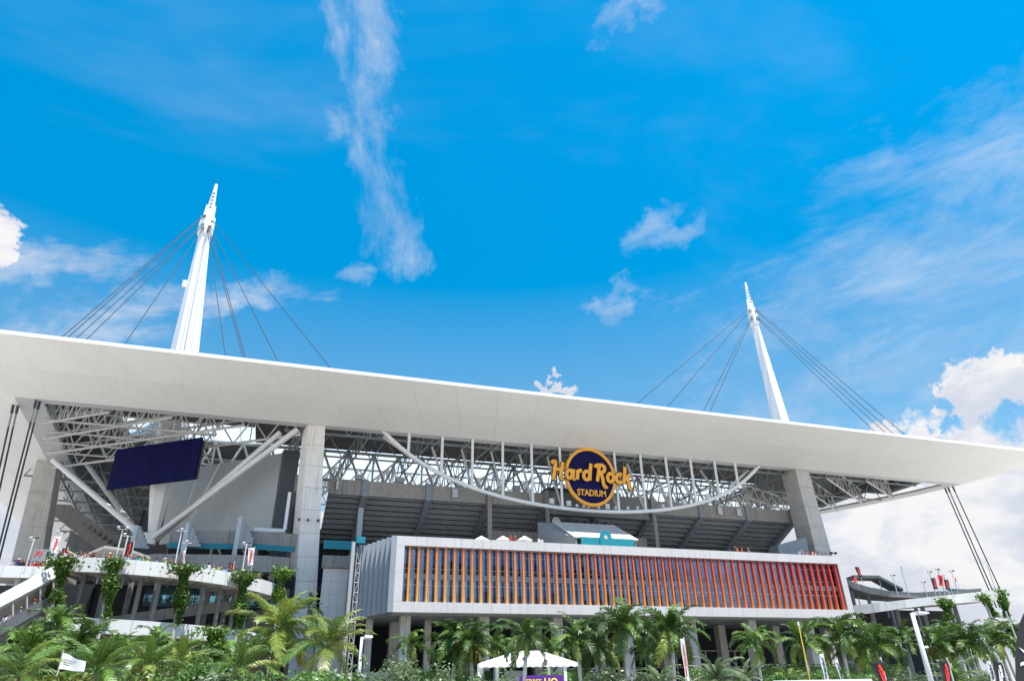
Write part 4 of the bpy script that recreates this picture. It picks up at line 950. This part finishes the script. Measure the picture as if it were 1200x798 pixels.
def vine_post(px0, py0, px1, py1, Y, w, label, top=2.2, n_=1500, seed=0):
    a, b = at(px0, py0, Y), at(px1, py1, Y); rng = random.Random(seed)
    t = thing('vine_post', label, 'vine', (b.x, Y, 0), 'vine-clad ramp posts')
    bar('post', (b.x, Y, 0), (a.x, Y, a.z), .22, M_CONC, t); pts = []
    for k in range(n_):
        s = rng.random(); c = b.lerp(a, s); r_ = w*(1+(top-1)*max(0, (s-.72)/.28)**1.2)*(.75+.35*math.sin(s*9+seed))
        an = rng.uniform(0, 6.283); q = rng.random()**.5
        pts.append(c+Vector((math.cos(an)*r_*q, math.sin(an)*r_*q*.8, rng.uniform(-.35, .35))))
    for k in range(int(n_*.12)):   # stray tendrils at the top
        pts.append(a+Vector((rng.gauss(0, w*top*.55), rng.uniform(-.4, .4), rng.gauss(-.2, .45))))
    o = link('foliage', leaf_cloud(pts, .42, rng, M_VINE, 'foliage'), t); o['kind'] = 'stuff'
vine_post(76, 655, 66, 706, 95.2, .75, 'leafy vine post second from the left on the white ramp', 2.2, 1600, 1)
vine_post(59, 660, 57, 700, 97, .55, 'thin vine post where the straight flight meets the ramp', 1.8, 800, 2)
vine_post(134, 658, 124, 722, 94.6, .85, 'leafy vine post by the twin floodlights on the left ramp', 1.7, 2000, 3)
vine_post(217, 664, 208, 730, 94.6, .85, 'vine post with a broad yellow-green top in the ramp middle', 2.6, 2000, 4)
vine_post(287, 673, 279, 735, 98.4, .95, 'vine post under the white flag near the ramp end', 1.9, 2200, 5)
vine_post(332, 668, 325, 704, 104.5, 1.0, 'dark vine mass against the pale pier', 1.5, 1500, 6)
vine_post(1106, 703, 1112, 725, 99.6, 1.2, 'vine clump hanging over the middle of the right white ramp', 1.9, 1300, 7)
vine_post(1151, 698, 1168, 722, 98.6, .8, 'vine draped on the white ramp below the tie-down cables', 2.6, 1000, 8)
vine_post(1173, 693, 1180, 722, 98.6, 1.0, 'vine column closing the right end of the white ramp', 1.5, 1200, 9)
vine_post(252, 738, 256, 775, 95, 1.6, 'square hanging vine mass below the lower ramp band', 1.6, 1800, 10)

def shrub(px, py, Y, rx, rz_, label, material, n_=1600, seed=0, leafsize=.22, name='shrub', group='shrubs along the bottom edge'):
    c = at(px, py, Y); rng = random.Random(seed); t = thing(name, label, 'shrub', (c.x, Y, 0), group)
    lobes = [(c.x+rng.uniform(-.75, .75)*rx, Y+rng.uniform(-.6, .6)*rx*.6, c.z-rng.uniform(.1, 1.)*rz_*1.2, rng.uniform(.3, .62)) for _ in range(11)]
    for k in range(4): 
        l = lobes[k]; bar('stem', (c.x+.12*k, Y, 0), (l[0], l[1], l[2]), .05, M_TRUNKB, t)
    pts = []
    for k in range(n_):
        l = rng.choice(lobes); d = Vector((rng.gauss(0, 1), rng.gauss(0, 1), rng.gauss(0, 1))).normalized()*rng.random()**.45
        pts.append(Vector((l[0]+d.x*rx*l[3], l[1]+d.y*rx*l[3], max(.1, l[2]+d.z*rz_*l[3]*1.1))))
    o = link('foliage', leaf_cloud(pts, leafsize, rng, material, 'foliage'), t); o['kind'] = 'stuff'
SH = [(232, 782, 36, 1.5, 1.4, 'bright green bush at the bottom beneath the lower ramp band', M_BUSH), (330, 792, 34, 2.4, 1.0, 'yellow-green shrub mass under the golden coconut palms', M_BUSH),
      (395, 790, 36, 2.2, 1.1, 'yellow-green shrub left of the grey street light', M_BUSH), (445, 778, 38, 1.4, 1.6, 'grey-green shrub right of the grey street light', M_SHRUB),
      (492, 778, 42, 1.9, 1.5, 'grey-green shrub under the small royal palm', M_SHRUB), (575, 786, 36, 1.5, 1.2, 'grey-green shrub before the left tent post', M_SHRUB),
      (705, 788, 40, 1.3, 1.2, 'grey-green shrub right of the purple board', M_SHRUB), (755, 788, 44, 1.6, 1.2, 'fern-like shrub under the tall royal palm', M_SHRUB),
      (915, 790, 44, 1.2, .9, 'bright shrub at the bottom near the yellow pole', M_BUSH), (1060, 788, 44, 2.6, 1.3, 'olive shrub left of the white street light foot', M_SHRUB),
      (1160, 790, 42, 1.8, 1.1, 'olive shrub under the right-hand palms', M_SHRUB), (75, 795, 30, 1.2, .6, 'yellow flowering bush under the white flag', M_LEAF[2]), (270, 795, 34, 1.5, .8, 'low shrub beneath the vine-hung ramp end', M_SHRUB),
      (150, 790, 40, 2.4, 1.2, 'leafy green bush between the low palms at left', M_BUSH), (45, 770, 48, 2.8, 1.6, 'broad green bush behind the leafy left-edge palm', M_VINE), (200, 768, 52, 2.6, 1.3, 'green bush under the lower ramp band', M_VINE),
      (1010, 786, 52, 2.6, 1.2, 'green bush behind the left black banner', M_VINE), (960, 784, 54, 2.2, 1.1, 'green bush under the dense corner palm', M_BUSH), (820, 784, 54, 1.8, 1.0, 'green bush left of the silvery date palm', M_BUSH), (650, 786, 54, 1.5, 1.0, 'sunlit bush under the tent roof behind the purple board', M_BUSH)]
for i, (px, py, Y, rx, rz_, lab, mt) in enumerate(SH): shrub(px, py, Y, rx, rz_, lab, mt, 1700, 300+i, .20)
def hedge(px0, px1, py, Y, label, seed):
    a, b = at(px0, py, Y), at(px1, py, Y); rng = random.Random(seed); t = thing('hedge', label, 'hedge', ((a.x+b.x)/2, Y, 0), 'clipped hedges')
    n_ = int((b.x-a.x)*170); pts = []
    for k in range(n_):
        f_ = rng.random()
        x_ = rng.uniform(a.x, b.x); zt = lerp(a.z, b.z, (x_-a.x)/(b.x-a.x))
        pts.append(Vector((x_, Y+rng.uniform(0, 1.6), zt+rng.gauss(0, .03))) if f_ < .35 else Vector((x_, Y+rng.gauss(0, .05), rng.uniform(.2, zt))))
    boxp('core', (a.x+.1, Y+.15, 0), (b.x-.1, Y+1.5, min(a.z, b.z)-.12), M_HEDGE, t)
    o = link('foliage', leaf_cloud(pts, .16, rng, M_HEDGE, 'foliage'), t); o['kind'] = 'stuff'
hedge(470, 592, 784, 76, 'clipped hedge behind the shrubs left of the tent', 61)
hedge(666, 720, 784, 78, 'clipped hedge between tent and building at right of tent', 62)
hedge(893, 1062, 778, 78, 'long clipped hedge behind the right royal palms', 63)

# ------------------------------------------------------------------ tent with purple board
tn = thing('event_tent', 'white hipped event tent behind a royal palm trunk', 'tent', (16, 47, 0))
TY0 = 46.; e0, e1 = at(561, 777, TY0), at(677, 777, TY0); p0, p1 = at(606, 762.5, TY0+2.6), at(634, 763, TY0+2.6); ez = 3.15
zp = (p0.z+p1.z)/2; D = 5.2; ez = (e0.z+e1.z)/2
c4 = [(e0.x, TY0, ez), (e1.x, TY0, ez), (e1.x+1.2, TY0+D, ez), (e0.x+1.7, TY0+D, ez)]; ra, rb = (p0.x, TY0+D/2, zp), (p1.x, TY0+D/2, zp)
for f_ in ([c4[0], c4[1], rb, ra], [c4[2], c4[3], ra, rb], [c4[1], c4[2], rb], [c4[3], c4[0], ra]):
    part('roof_panel', MB().prism(f_, (0, 0, .03)), M_TENT, tn)
for i in range(14):
    x0, x1 = lerp(e0.x, e1.x, i/14), lerp(e0.x, e1.x, (i+1)/14)
    part('valance', MB().prism([(x0, TY0-.02, ez), (x1, TY0-.02, ez), (x1, TY0-.02, ez-.16), ((x0+x1)/2, TY0-.02, ez-.24), (x0, TY0-.02, ez-.16)], (0, .015, 0)), M_TENT, tn)
for x_, y_ in ((e0.x+.06, TY0+.06), (e1.x-.9, TY0+.06), (e0.x+1.35, TY0+.3), (e1.x-.1, TY0+D-.1), (e0.x+1.7, TY0+D-.1)): boxp('post', (x_-.10, y_, 0), (x_+.10, y_+.12, ez-.01), M_TENT, tn)
boxp('counter', (e0.x+1.6, TY0+3.4, 0), (e1.x-1.2, TY0+3.9, 2.6), M_BLACK, tn)
pbd = thing('purple_board', 'purple board with yellow lettering under the white tent', 'sign', (15.5, 45.4, 0))
b0, b1 = at(612, 791, 45.2), at(660, 791, 45.2)
boxp('board', (b0.x-.35, 45.2, 1.2), (b1.x, 45.26, b0.z), M_PURPLE, pbd)
link('lettering', text_mesh('HQ', .62, .004, M_YELLOW, 0, .02), pbd, Matrix.Translation((at(645.5, 796.5, 45.2).x, 45.19, b0.z-.42)) @ FACE_CAM)
link('lettering', text_mesh('FERRES', .40, .004, M_YELLOW, 0, .006), pbd, Matrix.Translation((at(624, 797, 45.2).x, 45.19, b0.z-.38)) @ FACE_CAM)
for k, x_ in enumerate((b0.x+.1, b1.x-.1)): boxp('leg', (x_, 45.27, 0), (x_+.06, 45.33, 1.4), M_STEELD, pbd)

# ------------------------------------------------------------------ street lights, poles, flags
def arm_light(px0, py0, px1, py1, Y, r_, label, arm):
    a, b = at(px0, py0, Y), at(px1, py1, Y); x_ = (a.x+b.x)/2
    t = thing('street_light', label, 'street light', (x_, Y, 0), 'street lights')
    part('pole', MB().tube([(x_, Y, 0), (x_, Y, a.z*.5), (x_, Y, a.z)], [r_*1.25, r_*1.1, r_*.9], 10), M_LAMP, t, True)
    bar('arm', (x_, Y, a.z-.12), (x_+arm, Y-.1, a.z+.02), r_*.5, M_LAMP, t)
    hd = part('lamp_head', MB().hexa([(x_+arm*.3, Y-.35, a.z-.04), (x_+arm*1.6, Y-.35, a.z-.04), (x_+arm*1.6, Y+.25, a.z-.04), (x_+arm*.3, Y+.25, a.z-.04), (x_+arm*.35, Y-.3, a.z+.08), (x_+arm*1.5, Y-.3, a.z+.05), (x_+arm*1.5, Y+.2, a.z+.05), (x_+arm*.35, Y+.2, a.z+.08)]), M_LAMP, t)
    boxp('lens', (x_+arm*.5, Y-.25, a.z-.09), (x_+arm*1.45, Y+.15, a.z-.041), M_GALV, hd)
    boxp('junction_box', (x_+r_*.8, Y-.1, a.z-1.9), (x_+r_*.8+.32, Y+.1, a.z-1.78), M_LAMP, t)
arm_light(424, 746, 420.5, 798, 40, .09, 'grey street light standing left of the club building columns', .34)
arm_light(1070, 718, 1090, 798, 33, .13, 'white street light rising among the right-hand palms', .62)
def flood_pole(px, py, pyb, Y, n_, label, h=None):
    a, b = at(px, py, Y), at(px, pyb, Y); t = thing('floodlight_pole', label, 'floodlight', (a.x, Y, b.z), 'floodlight poles on the ramps')
    bar('pole', (a.x, Y, b.z-1), (a.x, Y, a.z), .085, M_LAMP, t); bar('crossarm', (a.x-.6, Y, a.z), (a.x+.6, Y, a.z), .05, M_LAMP, t)
    for k in range(n_):
        x_ = lerp(a.x-.75, a.x+.75, (k+.5)/n_)
        hd = part('floodlight', MB().hexa([(x_-.15, Y-.25, a.z+.05), (x_+.15, Y-.25, a.z+.05), (x_+.15, Y+.05, a.z+.16), (x_-.15, Y+.05, a.z+.16), (x_-.15, Y-.32, a.z+.22), (x_+.15, Y-.32, a.z+.22), (x_+.15, Y-.05, a.z+.36), (x_-.15, Y-.05, a.z+.36)]), M_LAMP if k % 2 == 0 else M_STEELD, t)
flood_pole(144, 620, 657, 97, 3, 'taller of the twin white floodlight poles on the left ramp')
flood_pole(150, 628, 657, 98, 2, 'shorter of the twin white floodlight poles beside the black flag')
flood_pole(72, 625, 656, 98.5, 2, 'white floodlight pole behind the white emblem flag at left')
flood_pole(213, 622, 664, 97, 1, 'plain white pole standing left of the ramp middle vine')
flood_pole(219, 636, 664, 99, 1, 'short white pole by the ramp middle with a narrow pennant')
flood_pole(289, 638, 676, 101, 2, 'white floodlight pole carrying the flag near the ramp end')
flood_pole(40, 632, 661, 106, 2, 'white pole holding the left end of the grey banner')
flood_pole(1056, 665, 692, 112, 1, 'lone tall light pole over the curved right ramp')
flood_pole(1046, 675, 692, 113, 2, 'short twin light pole over the curved right ramp')
flood_pole(1158, 665, 692, 104, 1, 'light pole right of the three tie-down cables')
flood_pole(1082, 683, 697, 113, 2, 'small floodlight cluster left of the red flags at right')
for px, py, pyb, n_, lab in ((1089, 671, 697, 2, 'leftmost floodlight pole among the right-hand flags'), (1099, 668, 697, 3, 'floodlight pole between the first right-hand flags'), (1106, 675, 697, 1, 'short floodlight pole among the right-hand flags'), (1115, 670, 697, 2, 'rightmost floodlight pole among the right-hand flags')):
    flood_pole(px, py, pyb, 104, n_, lab)
def banner(px0, py0, px1, py1, px2, py2, px3, py3, Y, cloth, mark, label, group, kind='emblem', pole=True):
    """cloth banner: corners tl, tr, br, bl; a slanted mark stands on it"""
    P = [at(px0, py0, Y), at(px1, py1, Y), at(px2, py2, Y), at(px3, py3, Y)]
    t = thing('banner_flag', label, 'flag', (P[3].x, Y, P[3].z), group)
    n_ = 6; mb = MB()
    for j in range(n_+1):
        s = j/n_; l, r_ = P[0].lerp(P[3], s), P[1].lerp(P[2], s); wv = Vector((0, .05*math.sin(s*7), 0))
        mb.v += [l+wv, r_-wv, l+wv+Vector((0, .02, 0)), r_-wv+Vector((0, .02, 0))]
    for j in range(n_):
        k = 4*j; mb.f += [(k, k+1, k+5, k+4), (k+2, k+6, k+7, k+3), (k, k+4, k+6, k+2), (k+1, k+3, k+7, k+5)]
    mb.f += [(0, 2, 3, 1), (4*n_, 4*n_+1, 4*n_+3, 4*n_+2)]
    cl = part('cloth', mb, cloth, t)
    def uv(u, v): return P[0].lerp(P[1], u).lerp(P[3].lerp(P[2], u), v)+Vector((0, -.075, 0))
    if mark:
        for pl_ in ([(.42, .15), (.66, .12), (.74, .38), (.52, .42)], [(.50, .45), (.74, .40), (.70, .62), (.48, .66)], [(.34, .30), (.40, .30), (.44, .86), (.28, .86)], [(.46, .69), (.62, .66), (.52, .86), (.46, .86)]):
            part('emblem', MB().prism([uv(*q) for q in pl_], (0, .012, 0)), mark, cl)
    if pole: bar('pole', (P[1].x+.06, Y+.05, P[2].z-1.2), (P[1].x+.06, Y+.05, P[1].z+.15), .05, M_LAMP, t)
FG = 'racing flags on the ramps'
banner(63.5, 628, 71.5, 629, 66, 648, 59, 647.5, 97.5, M_CLOTHW, M_RED, 'white flag with a red slanted emblem at the left of the ramp', FG)
banner(73, 642, 79, 642, 76.5, 654, 71, 654, 99, M_BLACK, M_RED, 'small black flag with red emblem beside the left white flag', FG)
banner(149, 634, 157, 635, 153, 652, 146, 652, 98.5, M_BLACK, M_RED, 'black flag with a red emblem beside twin floodlights', FG)
banner(291, 642, 298, 641.5, 296.5, 662, 290, 663, 99.5, M_CLOTHW, M_RED, 'white flag with red emblem near the right end of the left ramp', FG)
banner(268.5, 659, 274, 658.5, 273, 670, 268, 670, 103, M_BLACK, M_RED, 'small black flag with red emblem under the concourse parapet', FG)
banner(214.5, 645, 217, 645, 216, 664, 214, 664, 97.6, M_CLOTHW, M_RED, 'narrow white pennant with red emblem on the short pole', FG)
banner(1001.5, 664, 1006, 664, 1011, 676, 1006.5, 676, 108, M_BLACK, M_RED, 'black and red flag just right of the club building end', FG)
banner(1000, 676, 1003, 676, 1005, 682, 1001.5, 682, 110, M_RED, None, 'little red flag below the black one beside the club building', FG)
banner(1091, 677, 1095.5, 677, 1099, 690, 1094.5, 690, 103.5, M_BLACK, M_RED, 'black flag with red emblem, leftmost of the right-hand cluster', FG)
banner(1098.5, 673, 1104, 674, 1106, 686, 1101, 686, 103.5, M_RED, M_BLACK, 'red flag with black mark highest in the right-hand cluster', FG)
banner(1106, 679, 1111, 679, 1113.5, 690.5, 1108.5, 690.5, 103.5, M_BLACK, M_RED, 'black flag with red emblem low in the right-hand cluster', FG)
banner(1116.5, 674, 1119.5, 674, 1122, 684, 1119, 684, 103.5, M_CLOTHW, M_RED, 'white flag with red emblem rightmost of the right-hand cluster', FG)
BG = 'black banners at bottom right'
banner(1021, 777, 1032, 772.5, 1046, 803, 1033, 806, 37, M_BLACK, M_RED, 'black banner with red and white marks left of white street light', BG)
banner(1101, 774, 1110, 773, 1118, 804, 1107, 806, 37, M_BLACK, M_RED, 'black banner with red emblem right of white street light', BG)
banner(1164, 774, 1174, 776, 1181, 805, 1168, 805, 37, M_BLACK, M_CLOTHW, 'black banner with white marks near the right edge', BG)
banner(1156, 774, 1160, 775, 1167, 800, 1162, 800, 38, M_CLOTHW, M_NAVY, 'narrow white banner with blue marks near the right edge', BG)
banner(960, 766, 964, 766, 972, 800, 967, 800, 46, M_CLOTHW, M_NAVY, 'thin white feather banner left of the pair under the corner palm', BG)
banner(978, 773, 981, 773, 990, 800, 986, 800, 46, M_CLOTHW, M_NAVY, 'thin white feather banner right of the pair under the corner palm', BG)
banner(797, 748, 801, 748, 808, 800, 804, 800, 52, M_CLOTHW, M_RED, 'tall narrow white and red banner beside the white building column', BG)
# grey banner with lettering behind the crowd
gbn = thing('lettered_banner', 'grey banner with red and black lettering behind the left crowd', 'banner', (-33, 107, 18))
a_, b_ = at(41, 643, 106.8), at(68, 644, 106.8); zl = at(41, 657, 106.8).z
boxp('cloth', (a_.x, 106.8, zl), (b_.x, 106.86, a_.z), M_MID, gbn)
link('lettering', text_mesh('F1', .95, .01, M_RED, .3, .03), gbn, Matrix.Translation((a_.x+.55, 106.77, (a_.z+zl)/2+.1)) @ FACE_CAM)
link('lettering', text_mesh('Experi', .95, .01, M_BLACK, 0, .02), gbn, Matrix.Translation((a_.x+2.7, 106.77, (a_.z+zl)/2+.1)) @ FACE_CAM)
for x_ in (a_.x, b_.x): bar('pole', (x_, 106.9, 17.3), (x_, 106.9, a_.z+.1), .06, M_GALV, gbn)
# small white flag among the left palms
wf = thing('white_flag', 'small white flag with faint grey print among the left palms', 'flag', (at(70, 783, 34).x, 34, 0))
P = [at(73.5, 764.5, 34), at(101, 775.5, 34), at(98.5, 787, 34), at(69, 783.5, 34)]; mb = MB(); n_ = 8
for j in range(n_+1):
    s = j/n_; u, l = P[0].lerp(P[1], s), P[3].lerp(P[2], s); wv = Vector((0, .10*math.sin(s*6), .02*math.sin(s*8)))
    mb.v += [u+wv, l+wv*.6, u+wv+Vector((0, .012, 0)), l+wv*.6+Vector((0, .012, 0))]
for j in range(n_): k = 4*j; mb.f += [(k, k+1, k+5, k+4), (k+2, k+6, k+7, k+3), (k, k+4, k+6, k+2), (k+1, k+3, k+7, k+5)]
clw = part('cloth', mb, M_CLOTHW, wf)
for r_ in range(3):
    a_ = P[0].lerp(P[3], .3+.16*r_).lerp(P[1].lerp(P[2], .3+.16*r_), .16); b_ = P[0].lerp(P[3], .3+.16*r_).lerp(P[1].lerp(P[2], .3+.16*r_), .62-.1*r_)
    part('print_line', MB().prism([a_+Vector((0, -.14, 0)), b_+Vector((0, -.14, 0)), b_+Vector((0, -.14, -.05)), a_+Vector((0, -.14, -.05))], (0, .01, 0)), M_STEELG, clw)
bar('pole', (P[3].x, 34.02, 0), (P[0].x, 34.02, P[0].z+.1), .025, M_GALV, wf)
# black feather flag at the right edge
ff = thing('feather_flag', 'tall black feather flag cut by the right edge of the picture', 'flag', (at(1205, 798, 26).x, 26, 0))
pts_ = [(1201, 716), (1195, 730), (1191.5, 750), (1190, 775), (1191, 800), (1190, 830), (1232, 830), (1228, 790), (1222, 750), (1213, 722)]
fl = part('cloth', MB().prism([at(x_, y_, 26) for x_, y_ in pts_][::-1], (0, .02, 0)), M_BLACK, ff)
for q in ([(1194, 758), (1204, 764), (1214, 760), (1203, 768)], [(1196, 776), (1216, 770), (1216, 773), (1196, 780)]):
    part('print_mark', MB().prism([at(*p, 25.97) for p in q], (0, .01, 0)), M_CLOTHW, fl)
fa = at(1226, 830, 26); bar('pole', (fa.x, 26.04, 0), (fa.x-.4, 26.04, at(1201, 716, 26).z), .03, M_GALV, ff)
# thin yellow pole and a white post
yp = thing('yellow_pole', 'thin yellow pole among palms right of centre', 'pole', (at(938, 760, 45).x, 45, 0)); c = at(936, 733, 45); bar('shaft', (c.x, 45, 0), (c.x, 45, c.z), .04, M_YELLOW, yp); boxp('cap', (c.x-.05, 44.95, c.z), (c.x+.05, 45.05, c.z+.3), M_CLOTHW, yp)
lw = thing('barrier_wall', 'low white barrier at the bottom edge under the right palms', 'barrier', (33, 42, 0))
a_, b_ = at(906, 797, 42), at(1022, 796, 42)
for i in range(6): boxp('panel', (lerp(a_.x, b_.x, i/6)+.01, 42, .1), (lerp(a_.x, b_.x, (i+1)/6)-.01, 42.1, a_.z), M_CLOTHW, lw)

# ------------------------------------------------------------------ people
def person_mesh(pose):
    me = bpy.data.meshes.new('body'); J = {}
    V = [('pel', (0, 0, .95), .15), ('wst', (0, 0, 1.12), .135), ('chs', (0, 0, 1.34), .165), ('nck', (0, 0, 1.50), .06), ('hd0', (0, -.01, 1.58), .085), ('hd1', (0, -.015, 1.70), .10), ('hd2', (0, -.01, 1.77), .06)]
    E_ = [('pel', 'wst'), ('wst', 'chs'), ('chs', 'nck'), ('nck', 'hd0'), ('hd0', 'hd1'), ('hd1', 'hd2')]
    for s, n_ in ((-1, 'l'), (1, 'r')):
        up = pose == 1 and s > 0; fo = pose == 2
        V += [(n_+'hip', (.09*s, 0, .88), .105), (n_+'kne', (.10*s, -.02, .48), .075), (n_+'ank', (.10*s, .02, .09), .05), (n_+'toe', (.11*s, -.14, .04), .04), (n_+'sho', (.19*s, 0, 1.42), .075)]
        if up: V += [(n_+'elb', (.36*s, -.10, 1.55), .05), (n_+'wri', (.30*s, -.16, 1.80), .035), (n_+'han', (.29*s, -.17, 1.90), .04)]
        elif fo: V += [(n_+'elb', (.26*s, -.10, 1.16), .05), (n_+'wri', (.16*s, -.34, 1.18), .035), (n_+'han', (.13*s, -.42, 1.19), .04)]
        else: V += [(n_+'elb', (.25*s, .03, 1.14), .05), (n_+'wri', (.25*s, -.06, .90), .035), (n_+'han', (.25*s, -.08, .81), .04)]
        E_ += [('pel', n_+'hip'), (n_+'hip', n_+'kne'), (n_+'kne', n_+'ank'), (n_+'ank', n_+'toe'), ('chs', n_+'sho'), (n_+'sho', n_+'elb'), (n_+'elb', n_+'wri'), (n_+'wri', n_+'han')]
    ids = {v[0]: i for i, v in enumerate(V)}
    me.from_pydata([v[1] for v in V], [(ids[a], ids[b]) for a, b in E_], [])
    o = bpy.data.objects.new('tmp_body', me); COL.objects.link(o)
    md = o.modifiers.new('skin', 'SKIN'); sd_ = me.skin_vertices[0].data if me.skin_vertices else None
    if sd_ is None:
        bm = bmesh.new(); bm.from_mesh(me); bm.verts.layers.skin.verify(); bm.to_mesh(me); bm.free(); sd_ = me.skin_vertices[0].data
    for i, v in enumerate(V): sd_[i].radius = (v[2], v[2]*.8)
    sd_[0].use_root = True
    sb = o.modifiers.new('sub', 'SUBSURF'); sb.levels = 1; sb.render_levels = 1
    dg = bpy.context.evaluated_depsgraph_get(); out = bpy.data.meshes.new_from_object(o.evaluated_get(dg))
    bpy.data.objects.remove(o); out.materials.clear(); out.materials.append(M_PERSON)
    for p in out.polygons: p.use_smooth = True
    return out
BODY = [person_mesh(k) for k in range(3)]
capm = {}
def cap_mesh(name, col):
    if name not in capm:
        mt = mat('cap_'+name, col, .8, .1, 3.); mb = MB(); n_ = 10
        for z, r_ in ((1.70, .125), (1.76, .118), (1.81, .07)): mb.v += [Vector((r_*math.cos(2*math.pi*j/n_), -.015+r_*1.05*math.sin(2*math.pi*j/n_), z)) for j in range(n_)]
        for k in range(2):
            for j in range(n_): mb.f.append((k*n_+j, k*n_+(j+1) % n_, (k+1)*n_+(j+1) % n_, (k+1)*n_+j))
        mb.f.append(tuple(2*n_+j for j in range(n_))); mb.box((-.08, -.26, 1.695), (.08, -.12, 1.715)); capm[name] = mb.mesh('cap', mt)
    return capm[name]
SHIRT = {'white': (.75, .75, .75), 'red': (.6, .03, .03), 'orange': (.62, .17, .03), 'black': (.02, .02, .02), 'navy': (.02, .03, .12), 'pale blue': (.25, .45, .7), 'lime green': (.16, .42, .06), 'grey': (.25, .25, .26), 'pink': (.7, .25, .3), 'teal': (.02, .35, .4), 'yellow': (.55, .42, .08)}
CAPS = {'no': None, 'white': (.8, .8, .8), 'black': (.02, .02, .02), 'red': (.6, .03, .03), 'navy': (.02, .03, .12), 'orange': (.55, .16, .04)}
HAIR = {'dark': (.02, .014, .01), 'brown': (.10, .05, .025), 'fair': (.45, .30, .12)}
prng = random.Random(21)
combos = {}
def person(pos, where, group, shirt=None, face=None):
    tries = 0
    while True:
        s = shirt or prng.choice(list(SHIRT)+['white']*4+['grey']*3+['navy']*2+['black']*3+['pale blue']*2); c = prng.choice(list(CAPS)[1:] + list(HAIR)); tries += 1
        if (where, s, c) not in combos or tries > 40: break
        if tries > 10: shirt = None
    combos[(where, s, c)] = 1
    hw = f'{c} cap' if c in CAPS else f'{c} hair'
    M = Matrix.Translation(Vector(pos)) @ Matrix.Rotation(face if face is not None else prng.uniform(-1.2, 1.2), 4, 'Z') @ Matrix.Scale(prng.uniform(.93, 1.05), 4)
    o = link('person', BODY[prng.choice((0, 0, 2, 0, 1))], None, M); o.color = (*SHIRT[s], 1)
    tag(o, f'person with {hw} and {s} shirt {where}', 'person', group)
    if c in CAPS: link('cap', cap_mesh(c, CAPS[c]), o, M)
    else: link('hair', cap_mesh(c+'_hair', HAIR[c]), o, M)
for k in range(64):
    an = R(prng.choice((prng.uniform(243, 275), prng.uniform(243, 330)))); r_ = prng.uniform(17.6, 19.3)
    person((XC+r_*math.cos(an), YC+r_*math.sin(an), z_up(an)-1.02), 'looking over the left spiral ramp parapet', 'crowd on the left spiral ramp')
for k in range(22): person((lerp(P1.x+4.5, P0.x, prng.random()), prng.uniform(106.8, 108.2), 17.45), 'behind the landing parapet below the weathered pier', 'crowd on the left landing', prng.choice(('red', 'orange', 'white', 'black', 'navy')))
for k in range(16):
    q = prng.random(); c = C0.lerp(C1, q)+Vector((0, prng.uniform(.7, 2.6), 0)); person(c, 'walking on the straight left flight', 'people on the straight flight')
for k in range(24):
    q = prng.random(); p = Vector(cpts[1]).lerp(Vector(cpts[2]), q) if prng.random() < .7 else Vector(cpts[2]).lerp(Vector(cpts[3]), q); person((p.x, p.y+prng.uniform(.8, 2.4), 21.2), 'under the teal banners of the corner concourse', 'people on the corner concourse')
for px in (936, 940.5, 944, 948, 952, 955.5, 959): person((at(px, 645, 107.6).x, prng.uniform(107.4, 108.6), 23.83), 'on the club roof before the right pier', 'people on the club roof')
for px in (856, 861, 866, 871, 877): person((at(px, 642, 107.6).x, prng.uniform(107.4, 109), 23.83), 'on the club roof below the raking beams', 'people on the club roof', 'orange' if px in (866, 871) else None)
for px in (598, 604, 632, 637): person((at(px, 633, 107.6).x, prng.uniform(107.4, 108.6), 23.83), 'on the club roof by the parasols', 'people on the club roof', 'red' if px < 610 else 'white')
for px, Y in ((650, 48.5), (666, 45), (626, 49)): person((at(px, 790, Y).x, Y, 0.35), 'in the shade of the white tent', 'people at the tent')
